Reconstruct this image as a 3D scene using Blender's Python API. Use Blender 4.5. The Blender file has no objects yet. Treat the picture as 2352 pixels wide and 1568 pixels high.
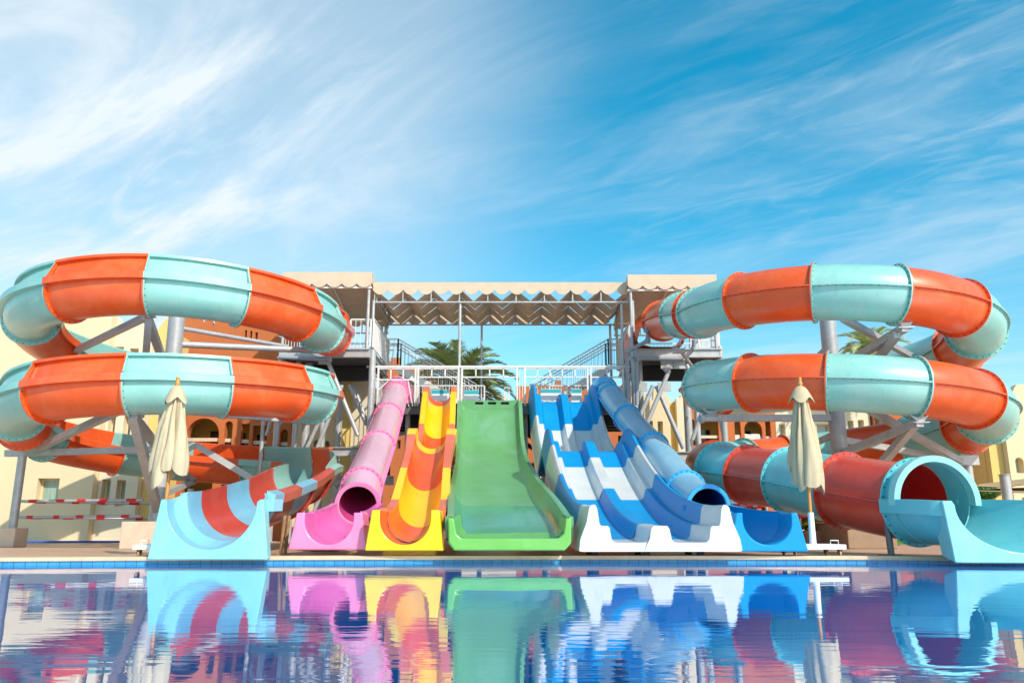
import bpy, bmesh, math, random
from mathutils import Vector, Matrix
from mathutils.geometry import tessellate_polygon
random.seed(7)
PI = math.pi
sc = bpy.context.scene
COL = sc.collection

# ------------------------------------------------------------------ camera
F, HC, TH = 1840.0, 0.42, math.atan(428 / 1840.0)
cam = bpy.data.cameras.new('camera'); camo = bpy.data.objects.new('camera', cam); COL.objects.link(camo)
cam.sensor_width = 36; cam.lens = 36 * F / 2352.0; cam.clip_start = 0.05; cam.clip_end = 3000
camo.location = (0, 0, HC); camo.rotation_euler = (PI / 2 + TH, 0, 0)
sc.camera = camo

# ------------------------------------------------------------------ sun and sky
SUN_AZ, SUN_EL = math.radians(142), math.radians(37)
sv = Vector((math.sin(SUN_AZ) * math.cos(SUN_EL), math.cos(SUN_AZ) * math.cos(SUN_EL), math.sin(SUN_EL)))
sl = bpy.data.lights.new('sun', 'SUN'); so = bpy.data.objects.new('sun', sl); COL.objects.link(so)
sl.energy = 4.2; sl.angle = math.radians(0.5); sl.color = (1.0, 0.93, 0.82)
so.rotation_euler = sv.to_track_quat('Z', 'Y').to_euler()
sc.view_settings.view_transform = 'Standard'; sc.view_settings.look = 'None'
sc.view_settings.exposure = 0.06; sc.view_settings.gamma = 1
w = bpy.data.worlds.new('World'); sc.world = w; w.use_nodes = True
nt = w.node_tree; nt.nodes.clear()
def N(t, kind, **kw):
    n = t.nodes.new(kind)
    for k, v in kw.items():
        if k.startswith('i_'): n.inputs[k[2:].replace('_', ' ')].default_value = v
        else: setattr(n, k, v)
    return n
def world():
    L = nt.links.new
    out = N(nt, 'ShaderNodeOutputWorld'); bg = N(nt, 'ShaderNodeBackground'); bg.inputs[1].default_value = 0.12
    sky = N(nt, 'ShaderNodeTexSky', sky_type='NISHITA', sun_disc=False, sun_elevation=SUN_EL, sun_rotation=SUN_AZ,
            altitude=0, air_density=1.0, dust_density=0.6, ozone_density=1.5)
    hs = N(nt, 'ShaderNodeHueSaturation'); hs.inputs['Hue'].default_value = 0.47
    hs.inputs['Saturation'].default_value = 1.5; hs.inputs['Value'].default_value = 1.7
    L(sky.outputs[0], hs.inputs['Color'])
    tc = N(nt, 'ShaderNodeTexCoord'); sep = N(nt, 'ShaderNodeSeparateXYZ'); L(tc.outputs['Generated'], sep.inputs[0])
    def m(op, a, b=None, clamp=False):
        n = N(nt, 'ShaderNodeMath', operation=op, use_clamp=clamp)
        for i, v in enumerate((a, b)):
            if v is None: continue
            if isinstance(v, (int, float)): n.inputs[i].default_value = v
            else: L(v, n.inputs[i])
        return n.outputs[0]
    zc = m('MAXIMUM', sep.outputs[2], 0.0); den = m('ADD', zc, 0.16)
    cx = m('DIVIDE', sep.outputs[0], den); cy = m('DIVIDE', sep.outputs[1], den)
    cmb = N(nt, 'ShaderNodeCombineXYZ'); L(cx, cmb.inputs[0]); L(cy, cmb.inputs[1])
    def layer(rot, scl, nscale, detail, dist, lo, hi, seed):
        rt = N(nt, 'ShaderNodeMapping'); rt.inputs['Rotation'].default_value = (0, 0, math.radians(rot)); L(cmb.outputs[0], rt.inputs[0])
        mp = N(nt, 'ShaderNodeMapping'); mp.inputs['Scale'].default_value = scl; mp.inputs['Location'].default_value = (seed, seed * 1.7, 0)
        L(rt.outputs[0], mp.inputs[0])
        no = N(nt, 'ShaderNodeTexNoise'); no.inputs['Scale'].default_value = nscale; no.inputs['Detail'].default_value = detail
        no.inputs['Roughness'].default_value = 0.6; no.inputs['Distortion'].default_value = dist
        L(mp.outputs[0], no.inputs['Vector'])
        mr = N(nt, 'ShaderNodeMapRange', interpolation_type='SMOOTHSTEP')
        mr.inputs['From Min'].default_value = lo; mr.inputs['From Max'].default_value = hi
        L(no.outputs[0], mr.inputs['Value']); return mr.outputs[0]
    l1 = layer(30, (0.55, 1.5, 1), 1.3, 12, 1.1, 0.40, 0.82, 3.1)
    l2 = layer(36, (1.6, 5.0, 1), 2.2, 12, 1.6, 0.40, 0.85, 7.7)
    l3 = layer(30, (0.6, 0.9, 1), 0.9, 4, 0.3, 0.35, 0.70, 1.3)
    streak = m('MULTIPLY', l2, l3); base = m('MULTIPLY', l1, 0.44)
    cl = m('ADD', base, m('MULTIPLY', streak, 0.36))
    # white glow painted into the upper left of the sky, mottled by thin cloud
    tgt = Vector(((170 - 1176) / F, math.cos(TH) - (784 - 150) / F * math.sin(TH), math.sin(TH) + (784 - 150) / F * math.cos(TH))).normalized()
    dp = N(nt, 'ShaderNodeVectorMath', operation='DOT_PRODUCT'); dp.inputs[1].default_value = tgt
    nm = N(nt, 'ShaderNodeVectorMath', operation='NORMALIZE'); L(tc.outputs['Generated'], nm.inputs[0]); L(nm.outputs[0], dp.inputs[0])
    mr = N(nt, 'ShaderNodeMapRange', interpolation_type='SMOOTHERSTEP'); mr.inputs['From Min'].default_value = 0.80; mr.inputs['From Max'].default_value = 1.0
    L(dp.outputs['Value'], mr.inputs['Value'])
    glow = m('MULTIPLY', mr.outputs[0], m('ADD', m('MULTIPLY', l1, 0.40), 0.50))
    hz = N(nt, 'ShaderNodeMapRange', interpolation_type='SMOOTHSTEP'); hz.inputs['From Min'].default_value = 0.42; hz.inputs['From Max'].default_value = 0.0
    L(zc, hz.inputs['Value'])
    cl = m('ADD', cl, m('MULTIPLY', hz.outputs[0], 0.22))
    cl = m('ADD', cl, glow, True)
    mix = N(nt, 'ShaderNodeMix', data_type='RGBA'); L(cl, mix.inputs[0]); L(hs.outputs[0], mix.inputs[6])
    mix.inputs[7].default_value = (6.9, 7.7, 8.3, 1)
    L(mix.outputs[2], bg.inputs[0]); L(bg.outputs[0], out.inputs[0])
world()

# ------------------------------------------------------------------ helpers
def at(px, py, Y):
    u = (px - 1176) / F; v = -(py - 784) / F; c, s = math.cos(TH), math.sin(TH)
    k = Y / (c - v * s)
    return Vector((u * k, Y, HC + (s + v * c) * k))
def s2l(c): return tuple((x / 12.92 if x <= .04045 else ((x + .055) / 1.055) ** 2.4) for x in (v / 255.0 for v in c))
MATS = {}
def mat(name, rgb, rough=0.5, metal=0.0, coat=0.0, var=0.10, vscale=2.0, bump=0.0, bscale=30.0, streak=None, spec=0.5, dirt=None, stretch=(1, 1, 1), grime=0):
    if name in MATS: return MATS[name]
    m = bpy.data.materials.new(name); m.use_nodes = True; t = m.node_tree; L = t.links.new
    b = t.nodes['Principled BSDF']; b.inputs['Roughness'].default_value = rough; b.inputs['Metallic'].default_value = metal
    b.inputs['Coat Weight'].default_value = coat; b.inputs['Coat Roughness'].default_value = 0.12
    b.inputs['Specular IOR Level'].default_value = spec
    c = s2l(rgb); tc = N(t, 'ShaderNodeTexCoord'); mp = N(t, 'ShaderNodeMapping'); mp.inputs['Scale'].default_value = stretch
    L(tc.outputs['Object'], mp.inputs[0])
    no = N(t, 'ShaderNodeTexNoise'); no.inputs['Scale'].default_value = vscale; no.inputs['Detail'].default_value = 6; no.inputs['Roughness'].default_value = .65
    L(mp.outputs[0], no.inputs['Vector'])
    rp = N(t, 'ShaderNodeMapRange'); rp.inputs['From Min'].default_value = .3; rp.inputs['From Max'].default_value = .7
    rp.inputs['To Min'].default_value = 1 - var; rp.inputs['To Max'].default_value = 1 + var; L(no.outputs[0], rp.inputs['Value'])
    mx = N(t, 'ShaderNodeVectorMath', operation='SCALE'); mx.inputs[0].default_value = c; L(rp.outputs[0], mx.inputs['Scale'])
    col = mx.outputs[0]
    if dirt:                                    # worn, faded or stained patches: (rgb, scale, lo, hi, amount)
        n2 = N(t, 'ShaderNodeTexNoise'); n2.inputs['Scale'].default_value = dirt[1]; n2.inputs['Detail'].default_value = 8; n2.inputs['Roughness'].default_value = .7
        n2.inputs['Distortion'].default_value = .6; L(mp.outputs[0], n2.inputs['Vector'])
        r2 = N(t, 'ShaderNodeMapRange'); r2.inputs['From Min'].default_value = dirt[2]; r2.inputs['From Max'].default_value = dirt[3]; r2.inputs['To Max'].default_value = dirt[4]
        L(n2.outputs[0], r2.inputs['Value'])
        m2 = N(t, 'ShaderNodeMix', data_type='RGBA'); L(r2.outputs[0], m2.inputs[0]); L(col, m2.inputs[6]); m2.inputs[7].default_value = s2l(dirt[0]) + (1,)
        col = m2.outputs[2]
    if grime:                                   # thin dark stains running down the surface
        n4 = N(t, 'ShaderNodeTexNoise'); n4.inputs['Scale'].default_value = 5; n4.inputs['Detail'].default_value = 9; n4.inputs['Roughness'].default_value = .75
        m4 = N(t, 'ShaderNodeMapping'); m4.inputs['Scale'].default_value = (1.6, 1.6, .35); L(tc.outputs['Object'], m4.inputs[0]); L(m4.outputs[0], n4.inputs['Vector'])
        r4 = N(t, 'ShaderNodeMapRange'); r4.inputs['From Min'].default_value = .54; r4.inputs['From Max'].default_value = .74; r4.inputs['To Max'].default_value = grime; L(n4.outputs[0], r4.inputs['Value'])
        x4 = N(t, 'ShaderNodeMix', data_type='RGBA'); L(r4.outputs[0], x4.inputs[0]); L(col, x4.inputs[6]); x4.inputs[7].default_value = tuple(v * .45 for v in c) + (1,); col = x4.outputs[2]
    L(col, b.inputs['Base Color'])
    rr = N(t, 'ShaderNodeMapRange'); rr.inputs['To Min'].default_value = rough * .8; rr.inputs['To Max'].default_value = min(1, rough * 1.25)
    L(no.outputs[0], rr.inputs['Value']); L(rr.outputs[0], b.inputs['Roughness'])
    if bump:
        n3 = N(t, 'ShaderNodeTexNoise'); n3.inputs['Scale'].default_value = bscale; n3.inputs['Detail'].default_value = 4; L(mp.outputs[0], n3.inputs['Vector'])
        bp = N(t, 'ShaderNodeBump'); bp.inputs['Strength'].default_value = bump; bp.inputs['Distance'].default_value = .02
        L(n3.outputs[0], bp.inputs['Height']); L(bp.outputs[0], b.inputs['Normal'])
    MATS[name] = m; return m
def gel(name, rgb, fade=None, amt=.45, **kw):
    kw.setdefault('rough', .34); kw.setdefault('coat', .22); kw.setdefault('grime', .34)
    return mat(name, rgb, var=.07, vscale=1.6, bump=.05, bscale=3.5, dirt=(fade or tuple(min(255, int(x * .8 + 60)) for x in rgb), 1.3, .45, .78, amt), **kw)
ORANGE = gel('orange fiberglass', (234, 90, 32), (240, 136, 88), .55)
TEAL = gel('teal fiberglass', (142, 200, 188), (180, 210, 200), .65)
TEALD = gel('deep teal fiberglass', (98, 190, 196), (136, 200, 202), .5)
RED = gel('faded red fiberglass', (205, 66, 48), (214, 112, 92), .6)
AQUA = gel('pale blue fiberglass', (126, 190, 214), (160, 205, 212), .6)
MINT = gel('mint end block', (136, 206, 206), (166, 218, 212), .6, rough=.4)
PINKT = gel('faded pink tube', (218, 166, 182), (222, 186, 194), .9, rough=.3)
PINK = gel('pink fiberglass', (248, 132, 178), (246, 170, 196), .4)
MAG = gel('magenta worn channel', (224, 104, 168), (226, 140, 180), .5)
YEL = gel('yellow fiberglass', (250, 205, 4), (242, 214, 70), .5)
YELO = gel('amber worn channel', (252, 192, 10), (248, 204, 70), .5)
ORN = gel('tangerine channel', (230, 86, 30), (226, 116, 66), .5)
CORAL = gel('coral rim', (226, 104, 70), (222, 140, 110), .6)
GRN = gel('green fiberglass', (100, 160, 98), (126, 172, 142), .9, rough=.3)
PINKI = gel('deep pink bore', (196, 60, 128))
BLUI = gel('deep blue bore', (0, 84, 160))
REDI = gel('red bore', (196, 34, 26))
GWET = gel('wet green channel', (72, 150, 112), (92, 158, 128), .8, rough=.2, coat=.2)
GRNB = gel('lime green tray', (110, 182, 80), (134, 196, 116), .7)
BLU = gel('blue fiberglass', (0, 142, 200), (10, 156, 208), .4, rough=.42, coat=.0, spec=.3)
WHT = gel('white fiberglass', (208, 209, 206), (192, 195, 197), .5, rough=.3)
BTUBE = gel('faded blue tube', (128, 188, 214), (164, 198, 214), .9, rough=.3)
BFL = gel('bright blue flange', (60, 180, 236), (96, 196, 236), .4)
STEEL = mat('galvanised steel', (184, 184, 182), rough=.42, metal=.25, var=.12, vscale=5, dirt=((140, 126, 112), 3, .55, .8, .5))
STEELD = mat('weathered grey steel', (120, 118, 116), rough=.5, metal=.4, var=.15, vscale=4, dirt=((110, 92, 78), 3, .5, .8, .5))
WSTEEL = mat('white painted steel', (222, 220, 214), rough=.45, var=.06, vscale=6, dirt=((176, 140, 108), 5, .58, .8, .6))
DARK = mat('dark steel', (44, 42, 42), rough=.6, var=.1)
BOLT = mat('bolt steel', (80, 84, 84), rough=.5, metal=.5)
CANVAS = mat('sand canvas', (212, 190, 164), rough=.9, var=.06, vscale=3, bump=.25, bscale=12, spec=.2)
CLOTH = mat('cream umbrella cloth', (198, 180, 146), rough=.95, var=.05, vscale=8, bump=.3, bscale=60, spec=.1)
WOOD = mat('varnished wood', (206, 140, 66), rough=.45, var=.2, vscale=8, stretch=(6, 6, 1), coat=.2)
WPAINT = mat('white paint', (238, 238, 234), rough=.4, var=.04)
CREAM = mat('cream stucco', (230, 210, 170), rough=.95, var=.04, vscale=.7, bump=.2, bscale=50, spec=.15, dirt=((224, 206, 168), .5, .5, .8, .5))
STUC2 = mat('pale cream stucco', (228, 214, 184), rough=.95, var=.04, vscale=.7, bump=.2, bscale=50, spec=.15)
YSTUC = mat('ochre yellow stucco', (228, 198, 122), rough=.95, var=.05, vscale=.7, bump=.2, bscale=50, spec=.15)
TERRA = mat('terracotta stucco', (192, 112, 68), rough=.95, var=.07, vscale=.6, bump=.25, bscale=40, spec=.15, dirt=((178, 98, 60), .5, .45, .75, .5))
OLIVE = mat('yellow interior wall', (222, 196, 100), rough=.95, var=.06, vscale=1)  # plain yellow of the walls behind the balcony openings
GLASS = mat('window glass', (150, 176, 160), rough=.08, var=.2, vscale=3, stretch=(8, 1, .3), coat=.4)
DGLASS = mat('dark window glass', (40, 44, 44), rough=.1, var=.2, coat=.4)
WFRAME = mat('pale window frame', (232, 206, 160), rough=.6)
STONE = mat('pale limestone', (222, 194, 168), rough=.8, var=.08, vscale=5, dirt=((190, 140, 110), 3, .55, .8, .5))
CONC = mat('brown rendered concrete', (160, 132, 108), rough=.9, var=.12, vscale=4, bump=.2)
RSTRIPE = mat('red tape', (214, 40, 44), rough=.5)
PVC = mat('grey plastic pipe', (150, 156, 162), rough=.4, var=.04)
RUBBER = mat('caster wheel', (196, 150, 104), rough=.6)
TEALP = mat('teal sign header', (40, 170, 178), rough=.5)
BARK = mat('palm bark', (132, 100, 66), rough=.95, var=.35, vscale=9, bump=.9, bscale=14, stretch=(1, 1, 2.2))
FROND = mat('palm leaf', (190, 198, 128), rough=.5, var=.35, vscale=2.5)
FROND2 = mat('old palm leaf', (160, 154, 88), rough=.6, var=.3, vscale=2.5)
LEAF = mat('shrub leaf', (70, 120, 36), rough=.6, var=.35, vscale=6)
FLOWER = mat('yellow flower', (250, 190, 20), rough=.6)
GRAVEL = mat('pebble planter', (190, 150, 122), rough=.95, var=.4, vscale=60, bump=.8, bscale=80)
HOSE = mat('blue hose', (60, 96, 190), rough=.5)
SAIL = mat('sand shade sail', (190, 158, 112), rough=.9, var=.05)

def tag(o, label=None, cat=None, group=None, kind=None):
    if label: o['label'] = label
    if cat: o['category'] = cat
    if group: o['group'] = group
    if kind: o['kind'] = kind
    return o
def empty(name, loc, label, cat, group=None):
    o = bpy.data.objects.new(name, None); COL.objects.link(o); o.location = loc; o.empty_display_size = .3
    tag(o, label, cat, group); return o
class MB:
    def __init__(s): s.v = []; s.f = []; s.m = []
    def face(s, pts, mi=0):
        b = len(s.v); s.v += [Vector(p) for p in pts]; s.f.append(tuple(range(b, b + len(pts)))); s.m.append(mi)
    def grid(s, rows, wrap=False, mi=0, close=False):
        b = len(s.v); n = len(rows[0])
        for r in rows: s.v += [Vector(p) for p in r]
        R = len(rows)
        for i in range(R if close else R - 1):
            i2 = (i + 1) % R
            for j in range(n if wrap else n - 1):
                j2 = (j + 1) % n
                s.f.append((b + i * n + j, b + i * n + j2, b + i2 * n + j2, b + i2 * n + j)); s.m.append(mi)
    def box(s, x0, x1, y0, y1, z0, z1, mi=0):
        p = [Vector((x, y, z)) for z in (z0, z1) for y in (y0, y1) for x in (x0, x1)]
        b = len(s.v); s.v += p
        for f in ((0, 2, 3, 1), (4, 5, 7, 6), (0, 1, 5, 4), (2, 6, 7, 3), (0, 4, 6, 2), (1, 3, 7, 5)):
            s.f.append(tuple(b + k for k in f)); s.m.append(mi)
    def tube(s, pts, r, n=10, mi=0, caps=True):
        pts = [Vector(p) for p in pts]; rows = []
        up = Vector((0, 0, 1))
        for i, p in enumerate(pts):
            t = (pts[min(i + 1, len(pts) - 1)] - pts[max(i - 1, 0)]).normalized()
            a = t.cross(up)
            if a.length < .05: a = t.cross(Vector((0, 1, 0)))
            a.normalize(); c = t.cross(a)
            rr = r[i] if isinstance(r, (list, tuple)) else r
            rows.append([p + (a * math.cos(k * 2 * PI / n) + c * math.sin(k * 2 * PI / n)) * rr for k in range(n)])
        s.grid(rows, wrap=True, mi=mi)
        if caps: s.face(rows[0], mi); s.face(rows[-1], mi)
    def bar(s, p, q, w, h=None, mi=0):
        p, q = Vector(p), Vector(q); h = h or w; t = (q - p).normalized(); a = t.cross(Vector((0, 0, 1)))
        if a.length < .02: a = Vector((1, 0, 0))
        a.normalize(); c = a.cross(t)
        r = [[e + a * (sx * w / 2) + c * (sz * h / 2) for sx, sz in ((-1, -1), (1, -1), (1, 1), (-1, 1))] for e in (p, q)]
        s.grid(r, wrap=True, mi=mi); s.face(r[0], mi); s.face(r[1], mi)
    def build(s, name, m, parent=None, smooth=None, bev=0):
        me = bpy.data.meshes.new(name); me.from_pydata([tuple(v) for v in s.v], [], s.f)
        for x in (m if isinstance(m, (list, tuple)) else [m]): me.materials.append(x)
        me.polygons.foreach_set('material_index', s.m)
        bm = bmesh.new(); bm.from_mesh(me); bmesh.ops.remove_doubles(bm, verts=bm.verts, dist=1e-5)
        bmesh.ops.recalc_face_normals(bm, faces=bm.faces); bm.to_mesh(me); bm.free()
        if smooth is not None:
            me.polygons.foreach_set('use_smooth', [True] * len(me.polygons)); me.set_sharp_from_angle(angle=math.radians(smooth))
        o = bpy.data.objects.new(name, me); COL.objects.link(o)
        if parent is not None: o.parent = parent; o.matrix_parent_inverse = Matrix.Translation(parent.location).inverted()
        if bev:
            md = o.modifiers.new('bevel', 'BEVEL'); md.width = bev; md.segments = 2; md.limit_method = 'ANGLE'; md.angle_limit = math.radians(40)
        return o
def beam(name, p, q, w, m, parent, h=None, rnd=False):
    b = MB()
    if rnd: b.tube([p, q], w / 2, 14)
    else: b.bar(p, q, w, h)
    return b.build(name, m, parent, smooth=40 if rnd else None)
def tie(o, parent): o.parent = parent; o.matrix_parent_inverse = Matrix.Translation(parent.location).inverted()

# path given by dense points with a parameter value each
class Path:
    def __init__(s, pts, ts, k=0):
        s.t = ts; s.p = [Vector(p) for p in pts]
        for _ in range(k):
            q = s.p[:]
            for i in range(1, len(q) - 1): s.p[i] = (q[i - 1] + q[i] * 2 + q[i + 1]) / 4
    def pos(s, t):
        a, b = 0, len(s.t) - 1; inc = s.t[-1] > s.t[0]
        while b - a > 1:
            c = (a + b) // 2
            if (s.t[c] <= t) == inc: a = c
            else: b = c
        f = (t - s.t[a]) / (s.t[b] - s.t[a]); return s.p[a].lerp(s.p[b], f)
    def frame(s, t, e=None):
        e = e or abs(s.t[-1] - s.t[0]) / 600; d = e if s.t[-1] > s.t[0] else -e
        T = (s.pos(t + d) - s.pos(t - d)).normalized()
        Nn = T.cross(Vector((0, 0, 1))).normalized(); return s.pos(t), T, Nn, Nn.cross(T)
def interp(tab, x):
    if (x - tab[0][0]) * (tab[1][0] - tab[0][0]) <= 0: return tab[0][1]
    for (a, u), (b, v) in zip(tab, tab[1:]):
        if (x - a) * (x - b) <= 0: return u + (v - u) * (x - a) / (b - a)
    return tab[-1][1]
def crpath(ctrl, sub=14):
    P = [Vector(c) for c in ctrl]; P = [P[0] * 2 - P[1]] + P + [P[-1] * 2 - P[-2]]; pts = []; ts = []
    for i in range(1, len(P) - 2):
        for k in range(sub):
            u = k / sub; p0, p1, p2, p3 = P[i - 1:i + 3]
            pts.append(.5 * ((2 * p1) + (p2 - p0) * u + (2 * p0 - 5 * p1 + 4 * p2 - p3) * u * u + (3 * p1 - p0 - 3 * p2 + p3) * u ** 3)); ts.append(i - 1 + u)
    pts.append(P[-2]); ts.append(float(len(ctrl) - 1)); return Path(pts, ts)
def ytime(path, Y):         # parameter where a path reaches depth Y
    for i in range(len(path.p) - 1):
        a, b = path.p[i].y, path.p[i + 1].y
        if (a - Y) * (b - Y) <= 0 and a != b: return path.t[i] + (path.t[i + 1] - path.t[i]) * (Y - a) / (b - a)
    return path.t[-1] if abs(path.p[-1].y - Y) < abs(path.p[0].y - Y) else path.t[0]
def P3(fr, ab): return fr[0] + fr[2] * ab[0] + fr[3] * ab[1]
def shell(mb, frs, inner, outer, wrap=False, mi_in=0, mi_out=0):
    fi = inner if callable(inner) else (lambda k: inner); fo = outer if callable(outer) else (lambda k: outer)
    A = [[P3(f, ab) for ab in fi(k)] for k, f in enumerate(frs)]; B = [[P3(f, ab) for ab in fo(k)] for k, f in enumerate(frs)]
    mb.grid(A, wrap, mi_in); mb.grid(B, wrap, mi_out)
    for e in (0, -1): mb.grid([A[e], B[e]], wrap, mi_out)
    if not wrap:
        for e in (0, -1): mb.grid([[r[e] for r in A], [r[e] for r in B]], False, mi_out)
def strip(mb, frs, poly, mi=0):
    R = [[P3(f, ab) for ab in poly] for f in frs]; mb.grid(R, True, mi); mb.face(R[0], mi); mb.face(R[-1], mi)
def frames(path, t0, t1, n): return [path.frame(t0 + (t1 - t0) * k / n) for k in range(n + 1)]
def shift(fr, d): return (fr[0] + fr[1] * d,) + fr[1:]
def circ(r, n=40, a0=0, a1=360, close=True):
    m = n if close else n - 1
    return [(r * math.cos(math.radians(a0 + (a1 - a0) * k / m)), r * math.sin(math.radians(a0 + (a1 - a0) * k / m))) for k in range(n)]
def bolts(mb, fr, r, n, d, mi=1, a0=0, a1=360, s=.011):
    for k in range(n):
        a = math.radians(a0 + (a1 - a0) * (k + .5) / n); c = P3(fr, (r * math.cos(a), r * math.sin(a))) + fr[1] * d
        q = [c + fr[2] * (s * math.cos(j * PI / 3)) + fr[3] * (s * math.sin(j * PI / 3)) for j in range(6)]
        h = fr[1] * (.012 if d > 0 else -.012); q2 = [x + h for x in q]; mb.grid([q, q2], True, mi); mb.face(q2, mi)
def tube_section(name, path, t0, t1, r, m, parent, fl=.065, seam=True, nb=26, n=10, flm=None, t=.02, inm=None, last=True):
    mb = MB(); fr = frames(path, t0, t1, n)
    shell(mb, fr, circ(r - t, 44), circ(r, 44), True, 3 if inm else 0, 0)
    fm = 2 if flm else 0
    for e, sg in (((0, 1), (-1, -1)) if last else ((0, 1),)):
        f = fr[e]; g = [shift(f, sg * .001), shift(f, sg * .026)]
        shell(mb, g, circ(r, 44), circ(r + fl, 44), True, fm, fm)
        bolts(mb, f, r + fl * .55, nb, sg * .026)
    if seam:
        for sd in (1, -1):
            strip(mb, [shift(fr[0], .03)] + fr[1:-1] + [shift(fr[-1], -.03)], [(sd * (r - .004), -.014), (sd * (r + fl * .95), -.014), (sd * (r + fl * .95), .014), (sd * (r - .004), .014)], fm)
            L = (fr[0][0] - fr[-1][0]).length; nn = int(L / .13)
            for k in range(1, nn):
                f = path.frame(t0 + (t1 - t0) * k / nn); c = P3(f, (sd * (r + fl * .55), -.016))
                mb.box(c.x - .008, c.x + .008, c.y - .008, c.y + .008, c.z - .012, c.z, 1)
    return mb.build(name, [m, BOLT] + ([flm or m, inm] if inm else [flm] if flm else []), parent, smooth=35)
# ------------------------------------------------------------------ setting: ground, deck, coping, tiles, water
def edge(x):
    d = max(-9.5, min(9.5, x - 1.5)); return 12.80 - .0105 * d * d
def tiles_mat():
    m = bpy.data.materials.new('blue pool tiles'); m.use_nodes = True; t = m.node_tree; L = t.links.new; b = t.nodes['Principled BSDF']
    tc = N(t, 'ShaderNodeTexCoord'); sp = N(t, 'ShaderNodeSeparateXYZ'); L(tc.outputs['Object'], sp.inputs[0]); cb = N(t, 'ShaderNodeCombineXYZ'); L(sp.outputs[0], cb.inputs[0]); L(sp.outputs[2], cb.inputs[1])
    br = N(t, 'ShaderNodeTexBrick', offset=0.0); br.inputs['Scale'].default_value = 1; br.inputs['Brick Width'].default_value = .15; br.inputs['Row Height'].default_value = .15
    br.inputs['Mortar Size'].default_value = .004; br.inputs['Color1'].default_value = s2l((62, 146, 186)) + (1,); br.inputs['Color2'].default_value = s2l((50, 134, 178)) + (1,); br.inputs['Mortar'].default_value = s2l((40, 70, 96)) + (1,)
    L(cb.outputs[0], br.inputs['Vector'])
    b2 = N(t, 'ShaderNodeTexBrick', offset=0.0); b2.inputs['Scale'].default_value = 1; b2.inputs['Brick Width'].default_value = .025; b2.inputs['Row Height'].default_value = .025
    b2.inputs['Mortar Size'].default_value = .0012; b2.inputs['Color1'].default_value = (1.25, 1.15, 1.1, 1); b2.inputs['Color2'].default_value = (.8, .85, .9, 1); b2.inputs['Mortar'].default_value = (1.3, 1.3, 1.2, 1)
    L(cb.outputs[0], b2.inputs['Vector'])
    mx = N(t, 'ShaderNodeMix', data_type='RGBA', blend_type='MULTIPLY'); mx.inputs[0].default_value = .8; L(br.outputs[0], mx.inputs[6]); L(b2.outputs[0], mx.inputs[7]); L(mx.outputs[2], b.inputs['Base Color'])
    b.inputs['Roughness'].default_value = .2; return m
def deck_mat():
    m = mat('stone deck', (206, 168, 140), rough=.42, var=.16, vscale=1.2, stretch=(.35, 2.2, 1), dirt=((150, 104, 84), 1.8, .5, .8, .55)); t = m.node_tree; L = t.links.new
    b = t.nodes['Principled BSDF']; tc = N(t, 'ShaderNodeTexCoord'); br = N(t, 'ShaderNodeTexBrick'); br.inputs['Scale'].default_value = 1; br.inputs['Brick Width'].default_value = 1.1; br.inputs['Row Height'].default_value = .5
    br.inputs['Mortar Size'].default_value = .006; br.inputs['Color1'].default_value = (1, 1, 1, 1); br.inputs['Color2'].default_value = (.88, .86, .85, 1); br.inputs['Mortar'].default_value = (.45, .4, .36, 1)
    L(tc.outputs['Object'], br.inputs['Vector']); old = b.inputs['Base Color'].links[0].from_socket
    mx = N(t, 'ShaderNodeMix', data_type='RGBA', blend_type='MULTIPLY'); mx.inputs[0].default_value = 1; L(old, mx.inputs[6]); L(br.outputs[0], mx.inputs[7]); L(mx.outputs[2], b.inputs['Base Color'])
    return m
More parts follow.
